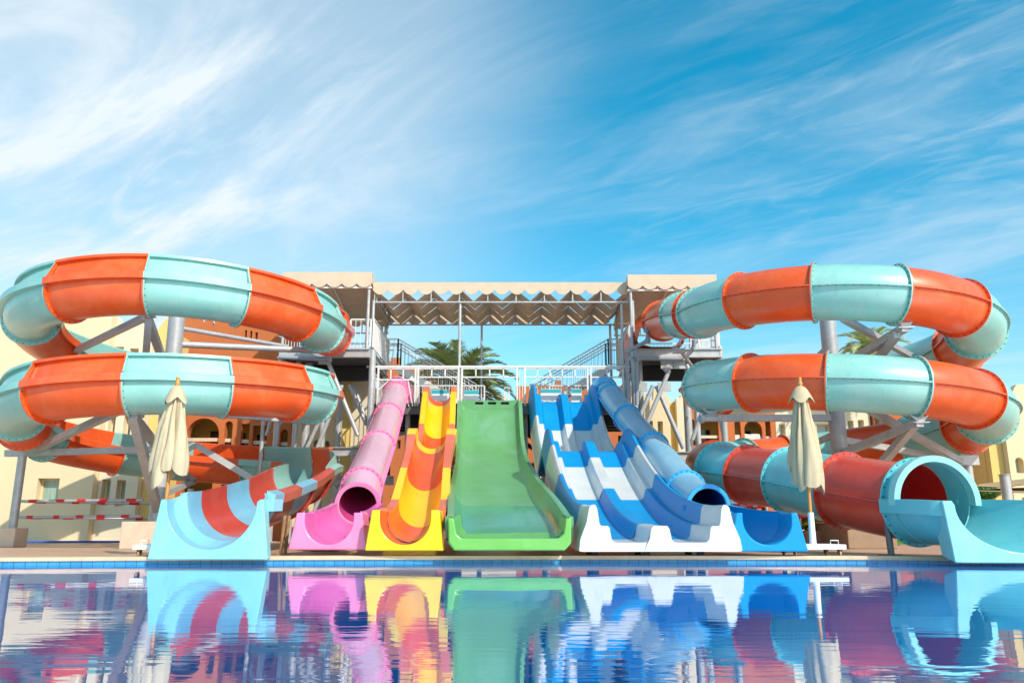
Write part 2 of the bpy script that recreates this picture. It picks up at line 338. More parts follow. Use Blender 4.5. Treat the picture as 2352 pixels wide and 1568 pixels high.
def water_mat():
    m = bpy.data.materials.new('pool water'); m.use_nodes = True; t = m.node_tree; L = t.links.new; t.nodes.clear()
    out = N(t, 'ShaderNodeOutputMaterial'); tc = N(t, 'ShaderNodeTexCoord')
    def wave(scale, st, det, seed):
        mp = N(t, 'ShaderNodeMapping'); mp.inputs['Scale'].default_value = st; mp.inputs['Location'].default_value = (seed, seed, 0); L(tc.outputs['Object'], mp.inputs[0])
        n = N(t, 'ShaderNodeTexNoise'); n.inputs['Scale'].default_value = scale; n.inputs['Detail'].default_value = det; n.inputs['Roughness'].default_value = .5; n.inputs['Distortion'].default_value = .4
        L(mp.outputs[0], n.inputs['Vector']); return n.outputs[0]
    a = wave(1.0, (.55, 1.7, 1), 2, 0); b = wave(1.0, (2.0, 9.0, 1), 3, 5); c = wave(.35, (1, 1, 1), 2, 9)
    mr = N(t, 'ShaderNodeMapRange'); mr.inputs['From Min'].default_value = .35; mr.inputs['From Max'].default_value = .65; mr.inputs['To Min'].default_value = .15; mr.inputs['To Max'].default_value = 1.0; L(c, mr.inputs['Value'])
    k = N(t, 'ShaderNodeMath', operation='MULTIPLY'); L(b, k.inputs[0]); L(mr.outputs[0], k.inputs[1])
    k2 = N(t, 'ShaderNodeMath', operation='MULTIPLY_ADD'); L(k.outputs[0], k2.inputs[0]); k2.inputs[1].default_value = WB; L(a, k2.inputs[2])
    bp = N(t, 'ShaderNodeBump'); bp.inputs['Strength'].default_value = 1.0; bp.inputs['Distance'].default_value = WD; L(k2.outputs[0], bp.inputs['Height'])
    f0 = N(t, 'ShaderNodeFresnel'); f0.inputs['IOR'].default_value = 1.33; L(bp.outputs[0], f0.inputs['Normal']); fr = N(t, 'ShaderNodeMath', operation='MULTIPLY_ADD', use_clamp=True); L(f0.outputs[0], fr.inputs[0]); fr.inputs[1].default_value = .42; fr.inputs[2].default_value = .36
    gl = N(t, 'ShaderNodeBsdfGlossy'); gl.inputs['Roughness'].default_value = .0; gl.inputs['Color'].default_value = (.9, .93, 1, 1); L(bp.outputs[0], gl.inputs['Normal'])
    n = wave(.6, (1, 2, 1), 4, 3); cr = N(t, 'ShaderNodeMix', data_type='RGBA'); cr.inputs[6].default_value = s2l((12, 112, 208)) + (1,); cr.inputs[7].default_value = s2l((20, 138, 220)) + (1,); L(n, cr.inputs[0])
    df = N(t, 'ShaderNodeBsdfDiffuse'); L(cr.outputs[2], df.inputs[0])
    mx = N(t, 'ShaderNodeMixShader'); L(fr.outputs[0], mx.inputs[0]); L(df.outputs[0], mx.inputs[1]); L(gl.outputs[0], mx.inputs[2]); L(mx.outputs[0], out.inputs[0]); return m
WB, WD = .42, .0027
def setting():
    xs = [-40] + [x * .5 for x in range(-24, 31)] + [40]
    mb = MB()
    for a, b in zip(xs, xs[1:]): mb.face([(a, edge(a) + .02, 0), (b, edge(b) + .02, 0), (b, 60, 0), (a, 60, 0)])
    tag(mb.build('pool_deck', deck_mat()), kind='structure')
    mb = MB(); g = mat('sandy ground', (196, 170, 134), rough=.95, var=.15, vscale=.3)
    for x0, x1, y0, y1 in ((-600, 600, 59.9, 1500), (-600, -39.9, -19, 59.9), (39.9, 600, -19, 59.9), (-600, 600, -600, -19)): mb.box(x0, x1, y0, y1, -.5, -.02)
    tag(mb.build('ground', g), kind='structure')
    cp = mat('pool coping stone', (216, 186, 150), rough=.5, var=.14, vscale=2.5, dirt=((180, 128, 84), 2, .55, .8, .6)); mb = MB(); rows = []
    for x in xs: e = edge(x); rows.append([(x, e - .03, .006), (x, e + .30, .006), (x, e + .30, -.05), (x, e - .03, -.05)])
    mb.grid(rows, True); tag(mb.build('pool_coping', cp, bev=.008), kind='structure')
    mb = MB(); mb.grid([[(x, edge(x), -.052), (x, edge(x), -1.6)] for x in xs]); 
    for x in (-40, 40): mb.face([(x, edge(x), 0), (x, -19, 0), (x, -19, -1.6), (x, edge(x), -1.6)])
    mb.face([(-40, -19, 0), (40, -19, 0), (40, -19, -1.6), (-40, -19, -1.6)]); tag(mb.build('pool_wall', tiles_mat()), kind='structure')
    mb = MB(); mb.grid([[(x, edge(x) + .01, -.105), (x, -19, -.105)] for x in xs]); tag(mb.build('water', water_mat()), kind='structure')
setting()
# ------------------------------------------------------------------ end blocks of the chutes
def resample(poly, n):
    P = [Vector(p) for p in poly]; L = [0]
    for a, b in zip(P, P[1:]): L.append(L[-1] + (b - a).length)
    out = []; left = n - 1; cnt = []
    for i in range(len(P) - 1): cnt.append(max(1, round((L[i + 1] - L[i]) / L[-1] * (n - 1))))
    while sum(cnt) != n - 1:
        j = cnt.index(max(cnt)); cnt[j] += 1 if sum(cnt) < n - 1 else -1
    for i, c in enumerate(cnt):
        for k in range(c): out.append(tuple(P[i].lerp(P[i + 1], k / c)))
    out.append(tuple(P[-1])); return out
def level(fr):      # same place, frame kept upright
    T = Vector((fr[1].x, fr[1].y, 0)).normalized(); Nn = T.cross(Vector((0, 0, 1))); return (fr[0], T, Nn, Vector((0, 0, 1)))
def end_block(name, fr0, fr1, U, top, halfb, halft, zb0, zb1, m, parent, chan=None, n=33, back=.75):
    """U: inner channel points left to right (n of them); trapezoid outside; fr1 is the front"""
    a0, a1 = U[0][0], U[-1][0]; sg = 1 if a1 > a0 else -1
    def outer(k, N=8):
        f = k / N; hb = halfb * (back + (1 - back) * f); zb = zb0 + (zb1 - zb0) * f
        poly = [(-sg * halft, top), (-sg * hb, zb), (sg * hb, zb), (sg * halft, top)]
        return resample(poly, n)
    fr = [tuple(a.lerp(b, k / 8) for a, b in zip(fr0, fr1)) for k in range(9)]
    inn = [(U[0][0], top)] + list(U[1:-1]) + [(U[-1][0], top)]
    mb = MB(); shell(mb, fr, inn, lambda k: outer(k), False, 1 if chan else 0, 0)
    return mb.build(name, [m] + ([chan] if chan else []), parent, smooth=38, bev=.018)
def ushape(r, top, n=33, slant=0.0, half=None):
    half = half or r; k = 4; pts = [(-(half + slant * (1 - i / k)), top * (1 - i / k)) for i in range(k)]
    m = n - 2 * k
    pts += [(-half * math.cos(PI * j / (m - 1)), -r * math.sin(PI * j / (m - 1))) for j in range(m)]
    pts += [(-x, y) for x, y in reversed(pts[:k])]; return pts

# ------------------------------------------------------------------ left open spiral
def left_spiral():
    XC, YC, R = -7.97, 18.95, 3.24
    root = empty('spiral_water_slide', (XC, YC, 0), 'orange and teal open spiral flume with a high outer wall', 'water slide')
    q = R * PI / 180; aY = lambda Y: -720 - (YC - Y) / q
    zt = [(110, 6.45), (60, 5.82), (20, 5.3), (0, 5.20), (-30, 5.17), (-80, 5.19), (-112, 5.12), (-146, 5.06), (-180, 4.85), (-225, 4.5), (-270, 4.1), (-315, 3.7), (-360, 3.42), (-382, 3.32), (-412, 3.2), (-443, 3.13), (-476, 3.04), (-500, 2.93),
          (-520, 2.76), (-546, 2.54), (-582, 2.33), (-614, 2.19), (-645, 2.08), (-675, 1.96), (-695, 1.86), (-720, 1.74), (aY(18), 1.58), (aY(16.5), 1.28), (aY(15), 1.07), (aY(13.5), .88), (aY(12.3), .80)]
    pts, ts = [], []
    a = 100.0
    while a >= aY(12.4):
        if a > 0: p = (XC + R - .95 * (a / 100) ** 1.5, YC + a * q)
        elif a < -720: p = (XC + R + .30 * ((-720 - a) * q / 6.5), YC - (-720 - a) * q)
        else: p = (XC + R * math.cos(math.radians(a)), YC + R * math.sin(math.radians(a)))
        pts.append((p[0], p[1], interp(zt, a))); ts.append(a); a -= 2
    path0 = Path(pts, ts, 14)
    class Rolled:                                # the trough leans into the bend
        t = path0.t; p = path0.p
        def frame(s, t, e=None):
            f = path0.frame(t, e); ph = math.radians(interp([(100, 0), (30, 9), (-500, 9), (-600, 0), (-900, 0)], t)); c, d = math.cos(ph), math.sin(ph)
            return (f[0], f[1], f[2] * c - f[3] * d, f[3] * c + f[2] * d)
    path = Rolled()
    r = .60
    def sect(t0, t1, m, h0, h1, n=14, fl=(1, 1), r=r):
        mb = MB(); fr = frames(path, t0, t1, n); hh = lambda k: h0 + (h1 - h0) * k / n
        arc = [(r * math.cos(math.radians(180 + 180 * j / 28)), r * math.sin(math.radians(180 + 180 * j / 28))) for j in range(29)]
        ins = lambda k: [(-r + .13 * hh(k) / .55, hh(k)), (-r + .06 * hh(k) / .55, hh(k) * .5)] + arc + [(r, .06), (r, .12)]
        t = .02
        arc2 = [(x * (r + t) / r, y * (r + t) / r) for x, y in arc]
        ous = lambda k: [(-r - t + .13 * hh(k) / .55, hh(k)), (-r - t + .06 * hh(k) / .55, hh(k) * .5)] + arc2 + [(r + t, .06), (r + t, .12)]
        shell(mb, fr, ins, ous)
        strip(mb, fr, [(-r - .012, -.03), (-r - .13, -.045), (-r - .145, .10), (-r - .012, .16)])
        strip(mb, fr, [(r + .012, -.03), (r + .11, -.035), (r + .12, .115), (r - .004, .14)])
        if min(h0, h1) > .2:
            x = -r + .13 * h0 / .55
            strip(mb, fr, [(x + .004, h0 + .002), (x - .10, h0 - .01), (x - .10, h0 + .05), (x + .004, h0 + .05)])
        for e, sg in ((0, 1), (-1, -1)):
            if not fl[e]: continue
            f = fr[e]; g = [shift(f, sg * .001), shift(f, sg * .028)]; k = 0 if e == 0 else n
            low = [((r + .02) * math.cos(math.radians(180 + 6 * j)), (r + .02) * math.sin(math.radians(180 + 6 * j))) for j in range(1, 30)]
            shell(mb, g, low, [(x * (r + .09) / (r + .02), y * (r + .09) / (r + .02)) for x, y in low])
            bolts(mb, f, r + .058, 13, sg * .028, a0=184, a1=356)
            if min(h0, h1) > .2:
                up = [(-r - .02, .14), (-r - .02 + .13 * .9, hh(k) - .01)]
                shell(mb, g, up, [(-r - .09, .14), (-r - .09 + .13 * .9, hh(k) - .01)])
        return mb.build('flume_section', [m, BOLT], root, smooth=35)
    H = .52
    cuts = [(98, ORANGE), (40, ORANGE), (6, TEAL), (-19, ORANGE), (-49, TEAL), (-80, ORANGE), (-112, TEAL), (-155, ORANGE), (-186, TEAL), (-236, ORANGE), (-290, TEAL), (-325, ORANGE), (-361, TEAL),
            (-382, ORANGE), (-412, TEAL), (-443, ORANGE), (-476, TEAL), (-511, ORANGE), (-527, TEAL), (-546, ORANGE), (-582, TEAL), (-615, ORANGE), (-646, TEAL), (-674, ORANGE), (-692, TEAL)]
    ends = [c[0] for c in cuts[1:]] + [aY(18.0)]
    for (t0, m), t1 in zip(cuts, ends):
        h1 = h0 = H
        if t0 == -674: h1 = .5
        if t0 == -692: h0, h1 = .5, .16
        sect(t0, t1, m, h0, h1, max(6, int(abs(t1 - t0) / 2.5)), r=.515 if t0 > -640 else .545 if t0 > -674 else .575)
    for t0, t1, m in ((aY(18.0), aY(16.1), RED), (aY(16.1), aY(14.7), AQUA), (aY(14.7), aY(13.35), RED), (aY(13.35), aY(12.72), AQUA)): sect(t0, t1, m, .12, .12, 10, (1, 1) if t0 > aY(17) else (0, 0))
    f1 = (Vector((-4.47, 12.17, .80)), Vector((0, -1, 0)), Vector((-1, 0, 0)), Vector((0, 0, 1)))
    f0 = (Vector((-4.50, 12.50, .82)),) + f1[1:]
    U = [(x, y) for x, y in ushape(.69, .02, 41, .03, .67)]
    b = end_block('end_block', f0, f1, U, .03, .88, .765, -.83, -.83, MINT, root, AQUA, 41, .985)
    f00 = path.frame(aY(12.74))
    mb = MB(); u0 = ushape(.60, .12, 41); fr = [f00, f0]; us = [u0, U]
    shell(mb, fr, lambda k: us[k], lambda k: [(x * 1.04, y * 1.04) for x, y in us[k]])
    strip(mb, fr, [(-.70, -.15), (-.86, -.15), (-.86, .03), (-.66, .03)]); strip(mb, fr, [(.70, -.15), (.86, -.15), (.86, .03), (.66, .03)])
    mb.build('run_out', AQUA, root, smooth=35)
    return path, root
LP, LROOT = left_spiral()

# ------------------------------------------------------------------ right closed spiral
def right_spiral():
    XC, YC, R = 7.73, 18.85, 3.05
    root = empty('spiral_tube_slide', (XC, YC, 0), 'orange and teal closed spiral tube with bolted ring flanges', 'water slide')
    q = R * PI / 180
    zt = [(-105, 6.75), (-60, 6.3), (-30, 5.9), (-2, 5.56), (32, 5.36), (63, 5.22), (93, 5.08), (125, 4.95), (147, 4.82), (175, 4.66), (240, 4.3), (300, 3.98), (361, 3.68), (394, 3.49), (425, 3.31), (456, 3.15), (487, 3.02),
          (540, 2.76), (573, 2.58), (606, 2.43), (660, 2.12), (690, 1.94), (718, 1.78)]
    pts, ts = [], []
    t = -106.0
    while t <= 716:
        if t < 0: p = (XC - R, YC - t * q)
        else: p = (XC + R * math.cos(math.radians(180 + t)), YC + R * math.sin(math.radians(180 + t)))
        pts.append((p[0], p[1], interp(zt, t))); ts.append(t); t += 2
    ex = [(XC - R, YC, 1.77), (4.78, 17.9, 1.63), (5.05, 17.1, 1.5), (5.44, 15.85, 1.32), (5.78, 14.4, 1.08), (6.28, 13.3, .86), (6.46, 12.75, .81), (6.50, 12.3, .80), (6.52, 11.9, .80)]
    e = crpath([(XC - R - .02, YC + 1, 1.9)] + ex, 10); acc = 720.0; prev = Vector(ex[0])
    for i, p in enumerate(e.p):
        if e.t[i] < 1.05: continue
        acc += (p - prev).length / q; prev = p; pts.append(tuple(p)); ts.append(acc)
    path = Path(pts, ts, 8); r = .585
    tY = lambda Y: [path.t[i] for i in range(len(path.p)) if path.t[i] > 715 and path.p[i].y <= Y][0]
    cuts = [(-100, ORANGE), (-45, TEAL), (-14, ORANGE), (-4, TEAL), (32, ORANGE), (63, TEAL), (93, ORANGE), (125, TEAL), (158, ORANGE), (180, TEAL), (223, ORANGE), (265, TEAL), (320, ORANGE), (361, TEAL), (394, ORANGE), (425, TEAL), (456, ORANGE),
            (487, TEAL), (520, ORANGE), (542, TEAL), (575, ORANGE), (606, TEAL), (636, ORANGE), (660, TEAL), (690, ORANGE), (tY(18.3), TEALD), (tY(17.2), RED), (tY(15.9), TEALD), (tY(14.3), RED), (tY(12.95), TEALD)]
    ends = [c[0] for c in cuts[1:]] + [tY(12.62)]
    for (a, m), b in zip(cuts, ends):
        rr = r if a < 700 else r + .05 * min(1, max(0, (17 - path.pos(a).y) / 4))
        tube_section('tube_section', path, a, b, rr, m, root, n=max(5, int(abs(b - a) / 3)), nb=28, inm=REDI if m in (RED, ORANGE) else None, last=(b != ends[-1]))
    # mouth ring and the run-out trough
    fm = path.frame(tY(12.62)); mb = MB()
    g = [shift(fm, -.0), shift(fm, .16)]
    shell(mb, g, circ(.615, 44, -4, 184, False), circ(.71, 44, -4, 184, False)); mb.build('mouth_ring', MINT, root, smooth=35)
    f0 = level(shift(fm, -.25)); f0 = (f0[0],) + f0[1:]
    T1 = Vector((.16, -1, 0)).normalized(); N1 = T1.cross(Vector((0, 0, 1)))
    T2 = Vector((-.10, -1, 0)).normalized(); N2 = T2.cross(Vector((0, 0, 1)))
    f1 = (Vector((6.75, 12.0, .78)), T1, N1, Vector((0, 0, 1))); f2 = (Vector((7.24, 11.6, .74)), T2, N2, Vector((0, 0, 1)))
    fr = [tuple((f0[i] * (1 - s) ** 2 + f1[i] * 2 * s * (1 - s) + f2[i] * s * s) for i in range(4)) for s in [k / 8 for k in range(9)]]
    Ua = ushape(.60, .02, 41, 0, .60); Ub = ushape(.66, .06, 41, .03, .93)
    mixU = lambda k: [(x0 + (x1 - x0) * k / 8, y0 + (y1 - y0) * k / 8) for (x0, y0), (x1, y1) in zip(Ua, Ub)]
    mb = MB(); shell(mb, fr, mixU, lambda k: [(x * 1.04, y * 1.04) for x, y in mixU(k)])
    for s in (1, -1): 
        R_ = [[P3(f, (s * (abs(mixU(k)[0][0]) + dx), dz)) for dx, dz in ((.02, -.16), (.12, -.16), (.12, .05), (-.02, .05))] for k, f in enumerate(fr)]
        mb.grid(R_, True); mb.face(R_[0]); mb.face(R_[-1])
    mb.build('run_out', TEALD, root, smooth=35)
    fe = (f2[0] + T2 * .05,) + f2[1:]; f0b = (f2[0] - T2 * .42,) + f2[1:]
    end_block('end_block', f0b, fe, Ub, .06, 1.02, 1.10, -.72, -.80, MINT, root, TEALD, 41, .98)
    return path, root
RP, RROOT = right_spiral()

# ------------------------------------------------------------------ pink and blue straight tubes
def straight_tube(name, label, ctrl, joints, mouthY, r, bore, mt, mf, mc, mb_, xe, halfb, halft, top, zbot, yend, uhalf, depth, hood):
    root = empty(name, (ctrl[-1][0], ctrl[-1][1], 0), label, 'water slide', 'straight slides down to the pool')
    path = crpath(ctrl, 16)
    for a, b in zip(joints, joints[1:]):
        tube_section('tube_section', path, ytime(path, a), ytime(path, b), r, mt, root, fl=.055, nb=22, n=8, flm=mf, inm=bore, last=(b > mouthY + .01))
    tm = ytime(path, mouthY); fm = path.frame(tm)
    mb = MB(); shell(mb, [shift(fm, -.05), shift(fm, .02)], circ(r - .005, 40, -6, 186, False), circ(r + .055, 40, -6, 186, False)); mb.build('mouth_ring', mf, root, smooth=35)
    # trough from the mouth to the block
    zc = fm[0].z; f0 = fm; fe = (Vector((xe, yend, top)), Vector((0, -1, 0)), Vector((-1, 0, 0)), Vector((0, 0, 1)))
    fb = (Vector((xe, yend + depth, top)),) + fe[1:]
    Ub = ushape(uhalf, 0, 33, 0.0, uhalf); drop = top - .17 - uhalf
    Ub = [(x, (y if i in (0, 32) else y - max(0, drop))) for i, (x, y) in enumerate(Ub)]
    Ua = ushape(r, .0, 33)
    K = 10; fr = []; us = []
    for k in range(K + 1):
        s = k / K; e = s * s * (3 - 2 * s)
        q = tuple(a.lerp(b, e) for a, b in zip(f0, fb)); q = (f0[0].lerp(fb[0], s), q[1].normalized(), q[2].normalized(), q[3].normalized())
        zz = f0[0].z + (fb[0].z - f0[0].z) * (1 - (1 - s) ** 1.6); q = (Vector((q[0].x, q[0].y, zz)),) + q[1:]
        fr.append(q); us.append([(a[0] + (b[0] - a[0]) * e, a[1] + (b[1] - a[1]) * e) for a, b in zip(Ua, Ub)])
    mb = MB(); shell(mb, fr, lambda k: us[k], lambda k: [(x * 1.06, y * 1.06 - .005) for x, y in us[k]])
    for s in (1, -1):
        R_ = [[P3(f, (s * (abs(us[k][0][0]) + dx), dz)) for dx, dz in ((.02, -.07), (.10, -.07), (.10, .03), (-.01, .03))] for k, f in enumerate(fr)]
        mb.grid(R_, True); mb.face(R_[0]); mb.face(R_[-1])
    mb.build('run_out', mc, root, smooth=35)
    end_block('end_block', fb, fe, Ub, .0, halfb, halft, zbot - top, zbot - top, mb_, root, mc, 33, .93)
    return path, root
PTH, PROOT = straight_tube('tube_slide', 'straight pink tube slide with bolted rings ending in a pink block',
    [(-3.72, 25.6, 4.75), (-3.66, 25, 4.54), (-3.34, 21.5, 3.34), (-3.08, 18.5, 2.24), (-2.82, 15.3, 1.17), (-2.72, 14.4, .82), (-2.66, 13.6, .62)],
    [25.6, 25, 21.5, 18.5, 15.3, 14.4], 14.4, .345, PINKI, PINKT, PINK, MAG, PINK, -2.86, .615, .51, .655, .09, 12.82, .38, .6, 1)
BTH, BROOT = straight_tube('tube_slide', 'straight sky blue tube slide with bolted rings ending in a bright blue block',
    [(2.9, 25.4, 4.75), (2.98, 24.2, 4.33), (3.17, 21.9, 3.35), (3.38, 19.3, 2.3), (3.47, 16.2, 1.17), (3.5, 14.6, .79), (3.6, 13.7, .58)],
    [25.2, 24.2, 21.9, 19.3, 16.2, 14.6], 14.6, .345, BLUI, BTUBE, BFL, BLU, BLU, 3.92, .60, .47, .65, .07, 12.60, .372, .6, 1)
def hoods():
    mb = MB(); f = PTH.frame(ytime(PTH, 25.3)); g = [shift(f, -.35), shift(f, .25)]
    shell(mb, g, lambda k: circ((.40, .35)[k], 24), lambda k: circ((.47, .40)[k], 24), True); mb.build('entry_collar', PINK, PROOT, smooth=35)
    p = at(944, 895, 25.0); mb = MB(); mb.grid([[(p.x - .32, 25.1, 4.95), (p.x - .05, 25.1, 4.8), (p.x + .1, 25.1, 4.28), (p.x - .5, 25.1, 4.28)], [(p.x - .32, 25.9, 4.95), (p.x - .05, 25.9, 4.8), (p.x + .1, 25.9, 4.28), (p.x - .5, 25.9, 4.28)]], True)
    mb.face([(p.x - .32, 25.1, 4.95), (p.x - .05, 25.1, 4.8), (p.x + .1, 25.1, 4.28), (p.x - .5, 25.1, 4.28)]); mb.build('entry_side_panel', PINK, PROOT)
    mb = MB(); f = BTH.frame(ytime(BTH, 24.9)); g = [shift(f, -.35), shift(f, .25)]
    shell(mb, g, lambda k: circ((.40, .35)[k], 24), lambda k: circ((.47, .40)[k], 24), True); mb.build('entry_collar', BFL, BROOT, smooth=35)
hoods()

# ------------------------------------------------------------------ yellow and orange open chute with a hump
def yellow():
    root = empty('open_chute_slide', (-1.63, 12.7, 0), 'narrow humped open chute in yellow and orange between pink tube and green slide', 'water slide', 'straight slides down to the pool')
    c = [(-2.24, 25.1, 4.62), (-2.23, 24.6, 4.56), (-2.20, 23.9, 4.18), (-2.13, 22.7, 3.25), (-2.06, 21.6, 2.42), (-2.01, 20.8, 2.18), (-1.98, 20.15, 2.46), (-1.95, 19.6, 2.66), (-1.93, 19.1, 2.45), (-1.89, 18.2, 2.0), (-1.82, 17, 1.54),
         (-1.74, 15.8, 1.12), (-1.66, 14.7, .78), (-1.63, 13.9, .62), (-1.62, 13.3, .60)]
    path = crpath(c, 10)
    U = lambda h: ushape(h, .13, 33, .01, h)
    js = [(25.0, YEL, YELO), (24.75, CORAL, ORN), (24.15, YELO, YELO), (22.6, CORAL, ORN), (20.35, YELO, YELO), (19.15, CORAL, ORN), (16.95, YEL, YELO), (14.75, CORAL, ORN)]
    for i, (Y, mr, mc) in enumerate(js):
        Y1 = js[i + 1][0] if i + 1 < len(js) else 13.28
        t0, t1 = ytime(path, Y), ytime(path, Y1); n = 10; fr = frames(path, t0, t1, n)
        hw = lambda k: .345 + .035 * (25 - fr[k][0].y) / 12
        mb = MB(); ins = lambda k: U(hw(k)); ous = lambda k: [(x * 1.05, y * 1.05 - .005) for x, y in U(hw(k))]
        shell(mb, fr, ins, ous, False, 1, 0)
        for s in (1, -1):
            g = []
            for k, f in enumerate(fr):
                y = f[0].y; bulge = .08 * math.exp(-((y - 19.8) / 1.1) ** 2)
                h = hw(k); g.append([P3(f, (s * (h + dx), dz)) for dx, dz in ((-.0, .135), (.02, -.16), (.15 + bulge, -.22), (.165 + bulge, .10), (.14 + bulge, .135))])
            mb.grid(g, True); mb.face(g[0]); mb.face(g[-1])
        mb.build('chute_section', [mr, mc], root, smooth=38)
    fe = (Vector((-1.63, 12.52, .69)), Vector((0, -1, 0)), Vector((-1, 0, 0)), Vector((0, 0, 1))); fb = (Vector((-1.63, 13.29, .69)),) + fe[1:]
    Ub = [(x, y if i in (0, 32) else y - .13) for i, (x, y) in enumerate(ushape(.385, 0, 33, 0, .385))]
    end_block('end_block', fb, fe, Ub, 0, .60, .515, -.605, -.605, YEL, root, ORN, 33, .93)
    mb = MB(); mb.box(-2.02, -1.2, 12.95, 13.3, .0, .085); mb.build('foot', YEL, root)
    return root
yellow()

# ------------------------------------------------------------------ wide green slide
def green():
    root = empty('wide_slide', (-.05, 12.6, 0), 'wide green slide with a lime tray in the middle of the row', 'water slide', 'straight slides down to the pool')
    c = [(-.70, 25.0, 4.06), (-.69, 24.6, 4.02), (-.68, 24.3, 3.78), (-.65, 23.7, 2.95), (-.60, 22.8, 2.38), (-.53, 21.4, 1.92), (-.42, 19.5, 1.50), (-.32, 17.4, 1.08), (-.19, 15.2, .72), (-.10, 13.9, .46), (-.05, 13.2, .30), (-.04, 12.68, .26)]
    path = crpath(c, 10)
    def prof(y):
        f = (24.7 - y) / 12.; return .80 + .0 * f, .24 + .10 * f
    mb = MB(); fr = frames(path, ytime(path, 24.75), ytime(path, 12.70), 90)
    def ins(k, off=0):
        h, w = prof(fr[k][0].y); return [(-h - .10 - off, w - off * .3), (-h - .05 - off, w * .5 - off), (-h + .02 - off * .5, .05 - off), (-h + .10, -off), (-h * .5, -off), (0, -off), (h * .5, -off), (h - .10, -off), (h - .02 + off * .5, .05 - off), (h + .05 + off, w * .5 - off), (h + .10 + off, w - off * .3)]
    fa = fr
    for nm, fr, mm in (('slide_bed', fa[:62], GRN), ('wet_bed', fa[61:], GWET)):
        mb = MB(); shell(mb, fr, lambda k: ins(k), lambda k: ins(k, .04)); mb.build(nm, mm, root, smooth=50)
    fr = fa
    for s in (1, -1):
        g = []
        for f in fr:
            h, w = prof(f[0].y); g.append([P3(f, (s * (h + .08 + dx), w + dz)) for dx, dz in ((0, 0), (.11, -.01), (.115, -.13), (.10, -.34), (.075, -.34), (.03, -.06))])
        mb = MB(); mb.grid(g, True); mb.face(g[0]); mb.face(g[-1]); mb.build('side_rim', GRN, root, smooth=50)
    # end board at the top with three hand slots
    x0, x1, z0, z1 = -1.56, .20, 3.98, 4.33; hol = []
    for cx in (-1.02, -.62, -.22): hol.append([(cx - .09 + .045 * math.cos(a) * (1 if 0 else 1) + (.18 if math.cos(a) > 0 else 0), 4.20 + .045 * math.sin(a)) for a in [2 * PI * k / 12 + .01 for k in range(12)]])
    plate('top_board', [(x0, z0), (x1, z0), (x1, z1), (x1 - .2, z1 - .04), (x0 + .2, z1 - .04), (x0, z1)], hol, 24.72, .06, GRN, root)
    mb = MB()
    for cx in (-1.02, -.62, -.22): mb.box(cx - .16, cx + .16, 24.83, 24.86, 4.12, 4.28)
    mb.build('slot_backing', DARK, root)
    # tray
    mb = MB()
    out = resample([(-.98, .58), (-.965, .20), (-.88, .09), (.80, .09), (.90, .20), (.905, .58)], 25)
    inn = resample([(-.88, .56), (-.84, .34), (-.76, .265), (.70, .265), (.78, .34), (.81, .56)], 25)
    fr2 = [(Vector((0, y, 0)), Vector((0, -1, 0)), Vector((1, 0, 0)), Vector((0, 0, 1))) for y in (13.5, 12.85, 12.5, 12.38)]
    ii = [[(x, z) for x, z in inn], inn, inn, [(x, max(z, .27)) for x, z in inn]]
    ii[0] = [(x * .97, z + .09) for x, z in inn]; oo = [[(x * .96, z + .02) for x, z in out], out, out, [(x * .985, z) for x, z in out]]
    shell(mb, fr2, lambda k: ii[k], lambda k: oo[k]); mb.build('end_tray', GRNB, root, smooth=40, bev=.02)
    return root

# flat plate with holes, facing the camera side
def plate(name, outline, holes, Y, depth, m, parent, reveal=None, mb=None, build=True):
    mb = mb or MB(); allp = [outline] + holes
    loops = [[Vector((x, z, 0)) for x, z in l] for l in allp]
    tri = tessellate_polygon(loops); flat = [p for l in allp for p in l]
    for t in tri:
        mb.face([(flat[i][0], Y, flat[i][1]) for i in t]); mb.face([(flat[i][0], Y + depth, flat[i][1]) for i in t])
    for l in allp:
        n = len(l)
        for i in range(n):
            a, b = l[i], l[(i + 1) % n]; mb.face([(a[0], Y, a[1]), (b[0], Y, b[1]), (b[0], Y + depth, b[1]), (a[0], Y + depth, a[1])], 1 if (reveal and l is not outline) else 0)
    if build: return mb.build(name, [m] + ([reveal] if reveal else []), parent)
    return mb
green()

